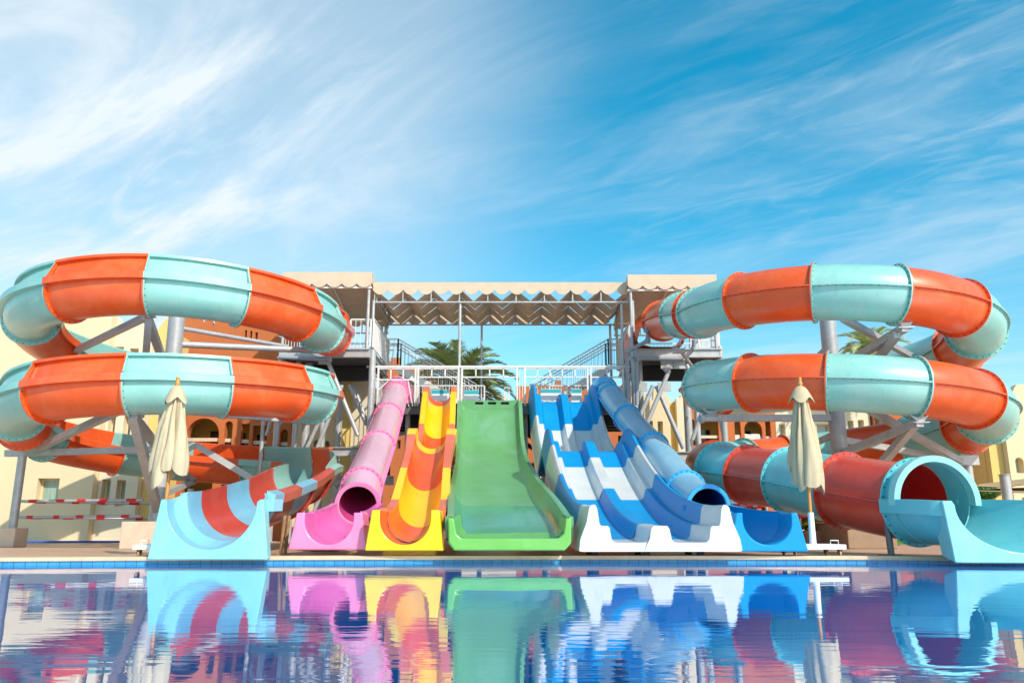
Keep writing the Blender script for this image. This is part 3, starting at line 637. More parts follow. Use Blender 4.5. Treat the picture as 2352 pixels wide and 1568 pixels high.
# ------------------------------------------------------------------ blue and white two-lane slide
def lanes():
    root = empty('lane_slide', (2.2, 12.7, 0), 'humped two-lane slide in blue and white bands right of the green slide', 'water slide', 'straight slides down to the pool')
    zz = [(25.3, 4.32), (25.0, 4.28), (24.7, 4.20), (24.35, 3.88), (23.7, 3.18), (23.0, 2.62), (22.3, 2.20), (21.6, 1.92), (21.0, 1.86), (20.5, 2.02), (20.0, 2.22), (19.6, 2.23), (19.2, 2.02), (18.7, 1.74), (17.9, 1.36), (17, .99), (16, .66), (15, .43), (14, .28), (13.2, .22), (12.42, .205)]
    path = crpath([(1.58 + (25.3 - y) / 12.7 * .655, y, z) for y, z in zz], 8)
    half = [(1.03, .56), (.985, .56), (.955, .50), (.925, .28), (.90, .245), (.80, .245), (.775, .22), (.745, .05), (.70, .005), (.62, 0), (.42, 0), (.28, 0), (.20, .01), (.165, .06), (.14, .20), (.11, .245), (.0, .25)]
    inner = [(a, b) for a, b in half] + [(-a, b) for a, b in reversed(half[:-1])]
    oh = [(1.075, .52), (1.12, .30), (1.16, .05), (1.18, -.11), (1.17, -.125), (1.12, -.13), (.98, -.13), (.92, -.13), (.86, -.13), (.7, -.13), (.5, -.13), (.4, -.13), (.3, -.13), (.25, -.13), (.2, -.13), (.1, -.13), (0, -.13)]
    outer = [(a, b) for a, b in oh] + [(-a, b) for a, b in reversed(oh[:-1])]
    js = [(25.2, BLU), (23.75, WHT), (21.35, BLU), (18.8, WHT), (17.0, BLU), (13.55, WHT)]
    for i, (Y, m) in enumerate(js):
        Y1 = js[i + 1][0] if i + 1 < len(js) else 12.44
        fr = frames(path, ytime(path, Y), ytime(path, Y1), 26); sc_ = lambda k: .93 + .07 * min(1, (25 - fr[k][0].y) / 10)
        if m is WHT and Y1 < 13:    # closing block: skirt reaches down nearly to the deck
            g = lambda k: [(a, b) for a, b in inner]; sk = lambda k: [(a * (1.0 if b > .2 else 1.05), b if b > -.1 else b - .0) for a, b in outer]
        else:
            g = lambda k: [(a * sc_(k), b) for a, b in inner]; sk = lambda k: [(a * sc_(k), b) for a, b in outer]
        mb = MB(); shell(mb, fr, g, sk); mb.build('lane_section', m, root, smooth=42)
    mb = MB()
    for x in (1.3, 2.1, 2.95):
        mb.box(x - .05, x + .05, 12.9, 13.0, 0, .12); mb.box(x - .05, x + .05, 13.8, 13.9, 0, .2)
    mb.build('foot', DARK, root)
lanes()
# ------------------------------------------------------------------ slide tower
def seg(name, m, parent, lst, rnd=True, n=12):   # each (p, q, width) is a part of its own
    for p, q, w in lst:
        b = MB()
        if rnd: b.tube([p, q], w / 2, n)
        else: b.bar(p, q, w)
        b.build(name, m, parent, smooth=40 if rnd else None)
def rail_panel(parent, p, q, h, gap=.12, top=.05, mid=None, name='railing', m=None, low=.08, sup=0):
    """p, q: foot points; vertical bars between a top and a bottom rail"""
    p, q = Vector(p), Vector(q); up = Vector((0, 0, 1)); b = MB(); L = (Vector((q.x, q.y, 0)) - Vector((p.x, p.y, 0))).length; n = max(1, round(L / gap))
    b.bar(p + up * h, q + up * h, top, top * .8); b.bar(p + up * low, q + up * low, .03)
    if mid: b.bar(p + up * mid, q + up * mid, .035)
    for k in range(n + 1):
        e = p.lerp(q, k / n); w = .016 if 0 < k < n else .05
        b.bar(e + up * low, e + up * h, w)
    return b.build(name, m or WSTEEL, parent)
def ibeam(b, p, q, h, w=.16):
    p, q = Vector(p), Vector(q); up = Vector((0, 0, 1))
    b.bar(p - up * .012, q - up * .012, w, .024); b.bar(p - up * (h - .012), q - up * (h - .012), w, .024); b.bar(p - up * h / 2, q - up * h / 2, .02, h - .03)
def tower():
    root = empty('slide_tower', (0, 26.5, 0), 'steel slide tower with white railings, two raised side platforms and stairs', 'tower')
    FZ, UZ = 4.25, 5.93
    # middle deck
    b = MB(); b.box(-4.4, 3.78, 25.12, 28.1, FZ - .05, FZ); b.build('middle_deck', STEELD, root)
    b = MB(); ibeam(b, (-4.45, 25.08, FZ - .01), (3.8, 25.08, FZ - .01), .34); b.build('deck_beam', STEELD, root)
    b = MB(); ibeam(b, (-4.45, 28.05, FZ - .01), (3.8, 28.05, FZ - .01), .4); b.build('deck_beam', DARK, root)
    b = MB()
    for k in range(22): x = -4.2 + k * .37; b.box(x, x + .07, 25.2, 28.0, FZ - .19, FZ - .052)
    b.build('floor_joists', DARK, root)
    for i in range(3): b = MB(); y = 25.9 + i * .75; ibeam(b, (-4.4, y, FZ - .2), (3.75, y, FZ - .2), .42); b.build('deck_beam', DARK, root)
    # raised side platforms
    for s, x0, x1 in ((0, -7.35, -4.5), (1, 3.85, 6.62)):
        b = MB(); b.box(x0, x1, 24.75, 28.2, UZ - .05, UZ); b.build('upper_platform', STEELD, root)
        b = MB()
        for y in (24.72, 28.2): ibeam(b, (x0, y, UZ - .01), (x1, y, UZ - .01), .27)
        for x in (x0, x1): ibeam(b, (x, 24.75, UZ - .01), (x, 28.2, UZ - .01), .27)
        b.build('platform_frame', STEEL, root)
        b = MB()
        for k in range(9): y = 25.0 + k * .38; b.box(x0 + .05, x1 - .05, y, y + .12, UZ - .24, UZ - .055)
        b.build('floor_joists', STEELD, root)
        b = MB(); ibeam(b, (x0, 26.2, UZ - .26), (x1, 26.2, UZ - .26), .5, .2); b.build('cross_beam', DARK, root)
    # columns
    for x, y, z, w in ((-4.42, 24.86, UZ - .02, .21), (-7.33, 24.9, UZ + .1, .18), (-4.55, 28.0, UZ, .2), (-7.25, 28.0, UZ, .2), (3.86, 24.9, UZ, .19), (4.12, 25.4, UZ, .19), (6.58, 24.8, UZ + .1, .2), (6.5, 28.0, UZ, .2), (4.1, 28, UZ, .2),
                       (-6.95, 25.6, UZ, .17), (-6.68, 25.9, UZ, .26), (-6.3, 26.6, UZ, .2), (-5.9, 27.2, UZ, .24), (5.8, 26.3, UZ, .26), (-2.9, 27.9, FZ - .3, .16), (-1.1, 27.9, FZ - .3, .16), (1.2, 27.9, FZ - .3, .16), (-3.3, 25.3, FZ - .3, .16), (.42, 25.4, FZ - .3, .16), (1.0, 25.4, FZ - .3, .16)):
        b = MB(); b.tube([(x, y, 0), (x, y, z)], w / 2, 16); b.box(x - .17, x + .17, y - .17, y + .17, 0, .03); b.build('column', STEEL, root, smooth=40)
    # lower cross beams and braces
    for p, q in (((-7.4, 25, 2.86), (-4.5, 25, 2.86)), ((-6.9, 25.4, 2.0), (-3.7, 25.4, 2.0)), ((3.9, 25.0, 2.72), (6.6, 25.0, 2.72))):
        b = MB(); ibeam(b, p, q, .27, .18); b.build('lower_beam', STEEL, root)
    A = at
    seg('brace', STEEL, root, [
        (A(755, 834, 25), A(822, 1000, 25), .14), (A(802, 884, 26), A(842, 975, 26), .14), (A(812, 884, 26.5), A(848, 985, 26.5), .12), (A(705, 1028, 25.2), A(770, 888, 25.2), .13), (A(728, 1030, 25.1), A(786, 884, 25.1), .13),
        (A(630, 992, 25.6), A(668, 930, 25.6), .14), (A(612, 1000, 26), A(640, 900, 26), .12), (A(755, 1085, 25.4), A(800, 1200, 25.4), .13), (A(826, 1092, 25.4), A(798, 1075, 25.4), .1), (A(800, 1082, 25.4), A(738, 1200, 25.4), .13), (A(760, 1075, 25.4), A(712, 1200, 25.4), .13),
        (A(1508, 886, 25), A(1570, 1030, 25), .15), (A(1500, 886, 25), A(1468, 960, 25), .14), (A(1537, 850, 24.9), A(1487, 970, 24.9), .14), (A(1577, 836, 24.9), A(1600, 900, 24.9), .14), (A(1537, 840, 24.9), A(1525, 850, 24.9), .2),
        (A(1590, 1010, 25.4), A(1628, 900, 25.4), .13), (A(1650, 940, 25.3), A(1672, 1050, 25.3), .13), (A(1010, 985, 26), A(1100, 968, 26), .12), (A(898, 1000, 25.9), A(985, 984, 25.9), .12)])
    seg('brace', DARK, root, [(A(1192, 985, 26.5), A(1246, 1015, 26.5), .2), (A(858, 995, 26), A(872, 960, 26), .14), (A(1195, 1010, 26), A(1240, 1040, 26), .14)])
    for p in ((1472, 890), (1526, 890), (746, 828), (1560, 838), (1532, 838)):
        b = MB(); c = A(p[0], p[1], 24.9); b.box(c.x - .2, c.x + .2, 24.88, 24.93, c.z - .12, c.z + .16); b.build('gusset_plate', STEEL, root)
    # middle deck railing: five frames between the chute openings
    xs = [A(p, 890, 25.0).x for p in (868, 954, 960, 1053, 1061, 1188, 1206, 1350, 1358, 1432)]
    top = A(1150, 842, 25.0).z; h2 = A(1150, 866, 25.0).z; h1 = A(900, 872, 25.0).z
    b = MB(); b.bar((A(857, 842, 25).x - .2, 25, top), (A(1440, 842, 25).x + .1, 25, top), .07, .06); b.build('handrail', WSTEEL, root)
    for i in range(0, 10, 2):
        a, c = xs[i], xs[i + 1]; b = MB(); lo = h2 if i else h1; zt = top - .06
        for x in (a, c): b.bar((x, 25, FZ - .1), (x, 25, top), .055)
        b.bar((a, 25, zt), (c, 25, zt), .04); b.bar((a, 25, lo), (c, 25, lo), .04)
        n = max(2, round((c - a) / .42))
        for k in range(1, n): x = a + (c - a) * k / n; b.bar((x, 25, lo), (x, 25, zt), .04)
        if i == 0:
            for k in range(1, 4): b.bar((a + .28 + k * .22, 25.02, lo), (c - .12 * (4 - k) + .05, 25.02, FZ - .1), .03)
            b.bar((a, 25.02, lo - .35), (a + .35, 25.02, lo), .035)
        if i == 8: b.bar((a, 25.02, lo - .5), (a + .5, 25.02, lo - .12), .035); b.bar((a + .5, 25.02, lo - .12), (c, 25.02, lo - .5), .035)
        b.build('railing_frame', WSTEEL, root)
    for x in (xs[5] + .08, xs[6] - .08, xs[3] + .05):
        b = MB(); b.bar((x, 25.04, FZ - .1), (x, 25.04, top), .022)
        b.build('gate_post', WSTEEL, root)
    # side railings of the raised platforms, front to back
    for x in (-4.42, 3.84): rail_panel(root, (x, 24.85, UZ), (x, 28.1, UZ), 1.0, .105)
    for x in (-4.42, 3.84): rail_panel(root, (x, 25.1, FZ - .05), (x, 28.1, FZ - .05), 1.05, .2)
    rail_panel(root, (-5.15, 24.8, UZ), (-4.5, 24.8, UZ), .98, .16); rail_panel(root, (-7.3, 24.85, UZ), (-6.55, 24.85, UZ), .95, .1); rail_panel(root, (-7.3, 28.1, UZ), (-4.6, 28.1, UZ), .95, .13)
    rail_panel(root, (5.95, 24.85, UZ), (6.55, 24.85, UZ), .95, .1, mid=.3); rail_panel(root, (3.9, 28.1, UZ), (6.55, 28.1, UZ), .95, .13); rail_panel(root, (6.6, 24.9, UZ), (6.6, 28.1, UZ), .95, .12)
    # stairs along the back edge
    for s in (-1, 1):
        X = (lambda x: x) if s < 0 else (lambda x: -x - .62)
        a, c = X(-4.0), X(-1.25)
        for y in (27.45, 28.2):
            b = MB(); b.bar((a, y, UZ - .1), (c, y, FZ + .02), .05, .24); b.build('stair_stringer', WSTEEL, root)
            rail_panel(root, (a, y, UZ - .02), (c, y, FZ + .06), .98, .13, .05, .75, 'stair_railing', WSTEEL)
            rail_panel(root, (X(-4.45), y, UZ - .02), (a, y, UZ - .02), .98, .13, .05, .75, 'stair_railing', WSTEEL)
        b = MB()
        for k in range(9): f = (k + .5) / 9; x = a + (c - a) * f; z = UZ - .1 + (FZ - UZ + .1) * f; b.box(x - .14, x + .14, 27.48, 28.17, z, z + .035)
        b.build('stair_treads', STEELD, root)
    rail_panel(root, (-3.5, 27.3, FZ), (-.95, 27.3, FZ), .95, .1); rail_panel(root, (1.3, 27.3, FZ), (2.9, 27.3, FZ), .95, .1)
    rail_panel(root, (-.25, 27.6, FZ), (-.1, 27.6, FZ), .95, .1)
    return root
TW = tower()
def boards():
    for i, (x0, x1, y0, y1, w) in enumerate(((992, 1027, 895, 920, 'behind the yellow chute'), (1066, 1100, 896, 919, 'behind the green slide'), (1242, 1288, 893, 921, 'behind the two-lane slide'), (1312, 1336, 893, 926, 'at the right edge of the two-lane slide'))):
        a, c = at(x0, y0, 25.9), at(x1, y1, 25.9)
        t = empty('sign_board', ((a.x + c.x) / 2, 25.9, c.z), 'small white board with a teal header ' + w, 'board', 'boards at the chute entries')
        b = MB(); b.box(a.x, c.x, 25.88, 25.91, c.z, a.z); b.build('panel', WPAINT, t)
        b = MB(); b.box(a.x, c.x, 25.872, 25.879, a.z - .13, a.z - .01); b.build('header', TEALP, t)
        b = MB(); 
        for x in (a.x + .05, c.x - .05): b.bar((x, 25.93, 4.25), (x, 25.93, a.z), .04)
        b.build('stand', WSTEEL, t)
boards()

# ------------------------------------------------------------------ canopies
def valance(name, x0, x1, Y, z1, zb, n, parent, amp=.10, t=.02, hang=0):
    out = [(x1, z1), (x0, z1)]; N_ = n * 12
    for k in range(N_ + 1):
        u = k / N_; ph = (u * n) % 1 if k < N_ else 1.0
        out.append((x0 + (x1 - x0) * u, zb + amp * (abs(2 * ph - 1) ** 2.2)))
    b = MB(); b.face([(x, Y, z) for x, z in out]); b.face([(x, Y + t, z) for x, z in out])
    for i in range(len(out)):
        a, c = out[i], out[(i + 1) % len(out)]; b.face([(a[0], Y, a[1]), (c[0], Y, c[1]), (c[0], Y + t, c[1]), (a[0], Y + t, a[1])])
    return b.build(name, CANVAS, parent)
def mid_canopy():
    root = empty('canopy', (-.3, 26.5, 4.25), 'long sand canopy with zigzag fabric strips above the middle deck', 'canopy')
    x0, x1 = at(857, 660, 25).x, at(1449, 660, 25).x; zt, zb = at(1150, 649, 25).z, at(1150, 677, 25).z
    valance('front_valance', x0, x1, 24.96, zt, zb, 17, root, .16)
    X0, X1 = at(874, 740, 28).x, at(1402, 740, 28).x
    b0 = at(1150, 745, 28).z
    valance('back_valance', X0 + .02, X1 - .02, 28.04, b0 + .5, b0, 17, root, .12)
    zc = at(1150, 692, 25).z - .0; per = (x1 - x0) / 8.5
    def zig(u): u = (u / per) % 1; return abs(2 * u - 1)
    for k, (ya, yb) in enumerate(((25.0, 25.97), (26.05, 26.99), (27.07, 27.99))):
        b = MB(); rows = []
        xs = [x0 + .06 + j * (x1 - x0 - .12) / 18 for j in range(19)]
        for y in (ya, (ya + yb) / 2, yb):
            r = []
            for j, x in enumerate(xs):
                hi = j % 2 == 0; r.append((x, y, zc + (.40 if hi else .0) + .02 * math.sin(j * 2.3 + k) - (.03 if y not in (ya, yb) else 0)))
            rows.append(r)
        b.grid(rows); b.grid([[(p[0], p[1], p[2] + .012) for p in r] for r in rows]); b.build('fabric_strip', CANVAS, root)
    b = MB()
    for y in (25.02, 28.0): b.bar((x0, y, zc - .02), (x1, y, zc - .02), .045); b.bar((x0, y, zc + .42), (x1, y, zc + .42), .045)
    for j, x in enumerate(xs):
        if j % 2 == 0:
            b.bar((x, 25.02, zc + .40), (x, 28.0, zc + .40), .035)
            for y in (25.02, 28.0): b.bar((x, y, zc), (x, y, zc + .42), .035)
    for x in (x0 + .12, x1 - .12):
        b.bar((x, 25.0, zc - .02), (x, 28.0, zc - .02), .04); b.bar((x, 25.0, zc + .42), (x, 28.0, zc + .42), .04)
        for k in range(7): y = 25.1 + k * .48; b.bar((x, y, zc), (x, y + (.24 if k % 2 else 0), zc + .42), .025)
    b.build('frame', STEEL, root)
    for x, y, z0, w in ((x0 + .04, 24.98, 5.9, .1), (X0 + .06, 28, 4.25, .09), (at(1056, 760, 25.06).x, 25.08, 4.25, .09), (at(1106, 780, 27.8).x, 27.9, 4.25, .08), (X1 - .02, 28, 4.25, .09), (x1 - .32, 25.1, 4.25, .09), (x1 + .02, 24.95, 5.9, .12)):
        b = MB(); b.tube([(x, y, z0), (x, y, zc + .02)], w / 2, 12); b.build('post', STEEL, root, smooth=40)
def side_canopy(px0, px1, pt, pb, side, label):
    root = empty('canopy', (0, 26.5, 5.93), label, 'canopy', 'canopies over the raised platforms')
    x0, x1 = at(px0, pt, 24.6).x, at(px1, pt, 24.6).x; root.location.x = (x0 + x1) / 2; zt, zb = at(1176, pt, 24.6).z, at(1176, pb, 24.6).z
    valance('front_valance', x0, x1, 24.58, zt, zb, 6, root, .13)
    b0 = zt - .95
    valance('back_valance', x0, x1, 28.4, b0 + .42, b0 + .1, 6, root, .10)
    b = MB(); rows = []
    for k in range(9): y = 24.62 + k * .47; z = zt - .02 - (.62 * (k / 8)); rows.append([(x0 + (x1 - x0) * j / 8, y, z - (.03 if k % 2 else 0) + (.0 if j in (0, 8) else .02)) for j in range(9)])
    b.grid(rows); b.grid([[(p[0], p[1], p[2] + .012) for p in r] for r in rows]); b.build('fabric_roof', CANVAS, root)
    e = x1 if side < 0 else x0
    b = MB(); b.grid([[(e, 24.6 + .47 * k, zt - .62 * k / 8) for k in range(9)], [(e, 24.6 + .47 * k, zt - .62 * k / 8 - .32 - .06 * (k % 2)) for k in range(9)]]); b.build('side_valance', CANVAS, root)
    b = MB()
    for y, dz in ((24.66, 0), (28.36, -.6)):
        b.bar((x0, y, zt - .5 + dz), (x1, y, zt - .5 + dz), .05); b.bar((x0, y, zt - .08 + dz), (x1, y, zt - .08 + dz), .05)
        for k in range(7): x = x0 + .05 + (x1 - x0 - .1) * k / 6; b.bar((x, y, zt - .5 + dz), (x, y, zt - .08 + dz), .035)
    for x in (x0 + .05, x1 - .05, (x0 + x1) / 2): b.bar((x, 24.66, zt - .1), (x, 28.36, zt - .7), .045)
    b.build('frame', WSTEEL, root)
    for x in (x0 + .1, x1 - .1):
        for y, z in ((24.72, zt - .1), (28.3, zt - .7)):
            b = MB(); b.tube([(x, y, 5.93), (x, y, z)], .05, 12); b.build('post', STEEL, root, smooth=40)
mid_canopy()
side_canopy(650, 855, 625, 660, -1, 'small sand canopy above the left raised platform')
side_canopy(1441, 1645, 631, 665, 1, 'small sand canopy above the right raised platform')

# ------------------------------------------------------------------ start boxes and water pipes
def start_box(root, x, y, sgn):
    b = MB(); prof = [(-.95, -.1), (-.98, .35), (-.78, 1.0), (-.35, 1.42), (0, 1.5), (.35, 1.42), (.78, 1.0), (.98, .35), (.95, -.1)]
    A = [[(x + a * (1 - .28 * k), y + .0 + 1.3 * (1 - k) - .2, 5.93 + c * (1 - .3 * k) + .02) for a, c in prof] for k in (0, .5, 1)]
    b.grid(A); b.grid([[(p[0], p[1], p[2] + .03) for p in r] for r in A]); b.build('start_hood', ORANGE, root)
    b = MB(); b.grid([[(x + a, y + d, 5.95 + c) for a, c in ((-.85, .5), (-.7, .1), (-.3, -.0), (.3, -.0), (.7, .1), (.85, .5))] for d in (1.2, -.5)]); b.build('start_tray', ORANGE, root, smooth=60)
start_box(RROOT, 4.68, 25.0, 1)
def pipes():
    def pp(pts, r=.07):      # rounded elbows
        P = [Vector(p) for p in pts]; out = [P[0]]
        for a, b, c in zip(P, P[1:], P[2:]):
            u = (a - b).normalized() * .16; v = (c - b).normalized() * .16
            for k in range(5): s = k / 4; out.append((b + u) * (1 - s) ** 2 + b * 2 * s * (1 - s) + (b + v) * s * s)
        out.append(P[-1]); return out
    A = at
    for label, lst in (('grey plastic water pipe with elbows fixed under the left raised platform', [[A(789, 742, 24.4), A(787, 800, 24.4), A(722, 800, 24.4), A(690, 790, 24.4)], [A(640, 820, 24.5), A(757, 826, 24.5), A(758, 800, 24.5)]]),
                       ('grey plastic water pipe running below the right orange start box', [[A(1482, 762, 24.0), A(1486, 752, 23.9), A(1489, 782, 23.9), A(1441, 806, 24.2), A(1441, 850, 24.4), A(1441, 930, 24.5)], [A(1463, 930, 24.5), A(1463, 822, 24.5), A(1570, 824, 24.5), A(1594, 800, 24.3), A(1594, 780, 24.2)]])):
        t = empty('water_pipe', tuple(lst[0][0]), label, 'pipe', 'pipes feeding the spirals')
        for pl in lst:
            b = MB(); b.tube(pp(pl), .062, 12); b.build('pipe_run', PVC, t, smooth=50)
            for p in pl[1:-1]: b = MB(); b.tube([p - Vector((0, 0, .06)), p + Vector((0, 0, .06))], .075, 12); b.build('elbow_collar', PVC, t, smooth=50)
pipes()

# ------------------------------------------------------------------ spiral supports
def support(cx, cy, path, label, side):
    t = empty('spiral_support', (cx, cy, 0), label, 'support frame', 'steel frames carrying the spirals')
    b = MB(); b.tube([(cx, cy, 0), (cx, cy, 6.15)], .19, 24); b.build('mast', STEEL, t, smooth=40)
    b = MB(); b.box(cx - .42, cx + .42, cy - .42, cy + .42, 0, .38); b.build('footing', STONE if side < 0 else CONC, t, bev=.02)
    A = at
    S = (lambda l: l)
    if side < 0:
        nodes = [(A(338, 724, 15.9), (cx, cy, 3.95)), (A(301, 950, 15.75), (cx, cy, 1.95))]
        arms = [(A(338, 727, 15.9), (cx - .1, cy, 4.05), .15), (A(334, 728, 15.9), A(160, 812, 19.5), .13), (A(342, 727, 15.9), (cx - .25, cy - .8, 2.9), .14),
                (A(297, 932, 15.9), A(62, 1040, 18.9), .14), (A(304, 953, 15.75), (cx, cy, 2.1), .15), (A(306, 955, 15.75), (cx + .02, cy, .75), .17), (A(14, 1041, 18.9), (cx, cy, 2.22), .15),
                ((cx, cy, 3.15), A(730, 968, 20.3), .15), (A(451, 1022, 19.5), A(590, 1106, 19.8), .15), ((cx, cy, 1.9), A(451, 1022, 19.5), .1), (A(445, 1104, 20.6), (cx, cy, 2.0), .13), (A(445, 1104, 20.6), (cx, cy, 1.15), .13)]
        for p, q, w in arms: beam('arm', p, q, w, STEEL, t)
        beam('arm', (cx, cy, 4.75), A(750, 806, 21.0), .16, STEEL, t, rnd=True); beam('arm', (cx + .1, cy, 5.15), A(660, 796, 21.0), .11, STEEL, t, rnd=True)
        beam('post', A(605, 965, 20.3), (A(605, 965, 20.3).x, 20.3, .0), .10, STEEL, t, rnd=True); beam('post', (A(440, 1106, 20.8).x, 20.8, 1.4), (A(440, 1106, 20.8).x, 20.8, 0), .16, STEEL, t, rnd=True)
        ax = A(52, 1045, 18.9)
        beam('outer_post', (ax.x, 18.9, ax.z), (ax.x, 18.9, 0), .19, STEEL, t, rnd=True); b = MB(); b.box(ax.x - .27, ax.x + .25, 18.6, 19.12, 0, .42); b.build('footing', STONE, t, bev=.02)
        sad = [A(338, 722, 15.85), A(301, 946, 15.7), A(48, 1036, 18.9), A(727, 962, 20.2), A(745, 800, 20.9)]
    else:
        arms = [(A(2079, 752, 15.75), (cx, cy, 4.05), .15), (A(1936, 731, 15.9), A(2100, 822, 19.8), .13), (A(2060, 768, 15.9), A(2012, 830, 17.4), .14), (A(2113, 970, 15.7), (cx, cy, 2.1), .15), (A(1996, 940, 16.5), A(2210, 1062, 18.9), .14), (A(2100, 975, 15.9), A(2025, 1065, 18), .15),
                (A(1610, 960, 18.4), (cx, cy, 2.95), .15), (A(1609, 965, 18.4), A(1655, 930, 18.9), .14), ((cx, cy, 2.2), (cx - .6, cy - 1.0, 1.7), .13), ((cx + .1, cy, 3.25), (cx + .75, cy - .6, 3.8), .14), ((cx, cy, 4.7), (cx - .8, cy + .8, 3.9), .12), ((cx, cy, 2.6), (cx - 1.2, cy + 1.4, 2.0), .13), ((cx, cy, 2.45), A(2206, 1058, 18.9), .14)]
        for p, q, w in arms: beam('arm', p, q, w, STEEL, t)
        ax = A(2222, 1062, 18.9); beam('outer_post', (ax.x, 18.9, ax.z), (ax.x, 18.9, 0), .19, STEEL, t, rnd=True); beam('arm', A(2196, 1057, 18.9), A(2243, 1057, 18.9), .22, STEEL, t)
        ax = A(2040, 1210, 12.9); beam('outer_post', (ax.x, 12.95, .75), (ax.x + .03, 12.95, 0), .1, STEELD, t, rnd=True); b = MB(); b.box(ax.x - .12, ax.x + .15, 12.85, 13.08, 0, .02); b.build('base_plate', STEELD, t)
        sad = [A(2079, 748, 15.75), A(2113, 965, 15.7), A(2222, 1052, 18.9), A(1634, 950, 18.3), A(1560, 806, 20.0)]
        beam('arm', A(1563, 806, 20.0), A(1604, 860, 22), .09, STEEL, t, rnd=True)
    for p in sad:
        b = MB(); f = [(p.x - .2, p.z + .12), (p.x - .07, p.z - .02), (p.x + .07, p.z - .02), (p.x + .2, p.z + .12), (p.x + .1, p.z + .07), (p.x - .1, p.z + .07)]
        plate('saddle', f, [], p.y - .02, .04, STEEL, t); b.box(p.x - .16, p.x + .16, p.y - .06, p.y + .1, p.z - .05, p.z - .03); b.build('bearing', STEEL, t)
support(-8.17, 18.9, LP, 'round steel mast with square arms inside the left spiral', -1)
support(7.67, 18.85, RP, 'round steel mast with square arms inside the right spiral', 1)
# ------------------------------------------------------------------ hotel buildings behind the slides
def rect_px(l, r, t, b, Y):
    a, c = at(l, t, Y), at(r, b, Y); xm = at((l + r) / 2, (t + b) / 2, Y).x; hw = (r - l) / F * Y * 1.0 / 2; m = (a.z + c.z) / 2
    hw = abs(at(r, (t + b) / 2, Y).x - at(l, (t + b) / 2, Y).x) / 2; return xm - hw, xm + hw, c.z, a.z
def building(name, label, Y, x0, x1, topline, m, holes, roof, inner=None, thick=.32, cat='building', depth=2.4, z0=-.35, group='hotel buildings behind the slides'):
    """topline: (px, py) along the parapet, left to right"""
    root = empty(name, ((x0 + x1) / 2, Y, 0), label, cat, group)
    tl = [(min(x1, max(x0, at(px, py, Y).x)), at(px, py, Y).z) for px, py in topline]
    tl = [(x0, tl[0][1])] + [p for p in tl if x0 + .02 < p[0] < x1 - .02] + [(x1, tl[-1][1])]
    fixed = [tl[0]]
    for p in tl[1:]:
        if p[0] <= fixed[-1][0] + 1e-3: p = (fixed[-1][0] + .004, p[1])
        fixed.append(p)
    outline = [(x0, z0)] + fixed + [(fixed[-1][0], z0)]
    hl = []; bal = any(h[0] in 'B' for h in holes)
    back = Y + thick + (.95 if bal else .05)
    for h in holes:
        kind, shape, l, r, t, b = h[:6]; xa, xb, za, zb = rect_px(l, r, t, b, Y)
        if shape == 'a':
            rad = (xb - xa) / 2; zs = zb - rad; cx = (xa + xb) / 2
            poly = [(xa, za)] + [(cx - rad * math.cos(PI * k / 12), zs + rad * math.sin(PI * k / 12)) for k in range(13)] + [(xb, za)]
        else: poly = [(xa, za), (xa, zb), (xb, zb), (xb, za)]
        hl.append(poly)
        if kind == 'W':
            f = MB(); y = Y + thick - .08; w = .05; fr = root
            f.box(xa, xb, y, y + .04, zb - w, zb) if shape == 'r' else None; f.box(xa, xb, y, y + .04, za, za + w); f.box(xa, xa + w, y, y + .04, za + w, zb - w); f.box(xb - w, xb, y, y + .04, za + w, zb - w)
            if xb - xa > .7: f.box((xa + xb) / 2 - .04, (xa + xb) / 2 + .04, y - .01, y + .03, za + w, zb - w)
            win = f.build('window', WFRAME, root)
            g = MB(); g.box(xa + .002, xb - .002, y + .045, y + .055, za, zb); go = g.build('pane', DGLASS if len(h) > 6 else GLASS, win)
        elif kind == 'B':
            d = MB(); dw = min(.9, (xb - xa) * .55); cx = (xa + xb) / 2 + .1; d.box(cx - dw / 2, cx + dw / 2, back - .03, back - .01, za, za + (zb - za) * .72); d.build('balcony_door', DGLASS, root)
            rb = MB(); rz = za + min(.9, (zb - za) * .38); rb.box(xa, xb, Y + .1, Y + .2, rz - .12, rz); 
            rb.build('balcony_rail', STONE, root)
            n = max(3, int((xb - xa) / .13)); rb = MB()
            for k in range(n + 1): x = xa + (xb - xa) * k / n; rb.box(x - .012, x + .012, Y + .13, Y + .16, za, rz - .12)
            rb.build('balusters', DARK, root)
    plate('facade', outline, hl, Y, thick, m, root)
    b = MB(); b.box(x0 + .01, fixed[-1][0] - .01, back, back + depth, z0, roof)
    if bal: b.box(x0 + .01, x0 + .2, Y + thick, back, z0, roof); b.box(x1 - .2, x1 - .01, Y + thick, back, z0, roof); b.box(x0 + .2, x1 - .2, Y + thick, back, roof - .2, roof)
    b.build('building_body', inner or m, root)
    return root
def X(px, py, Y): return at(px, py, Y).x
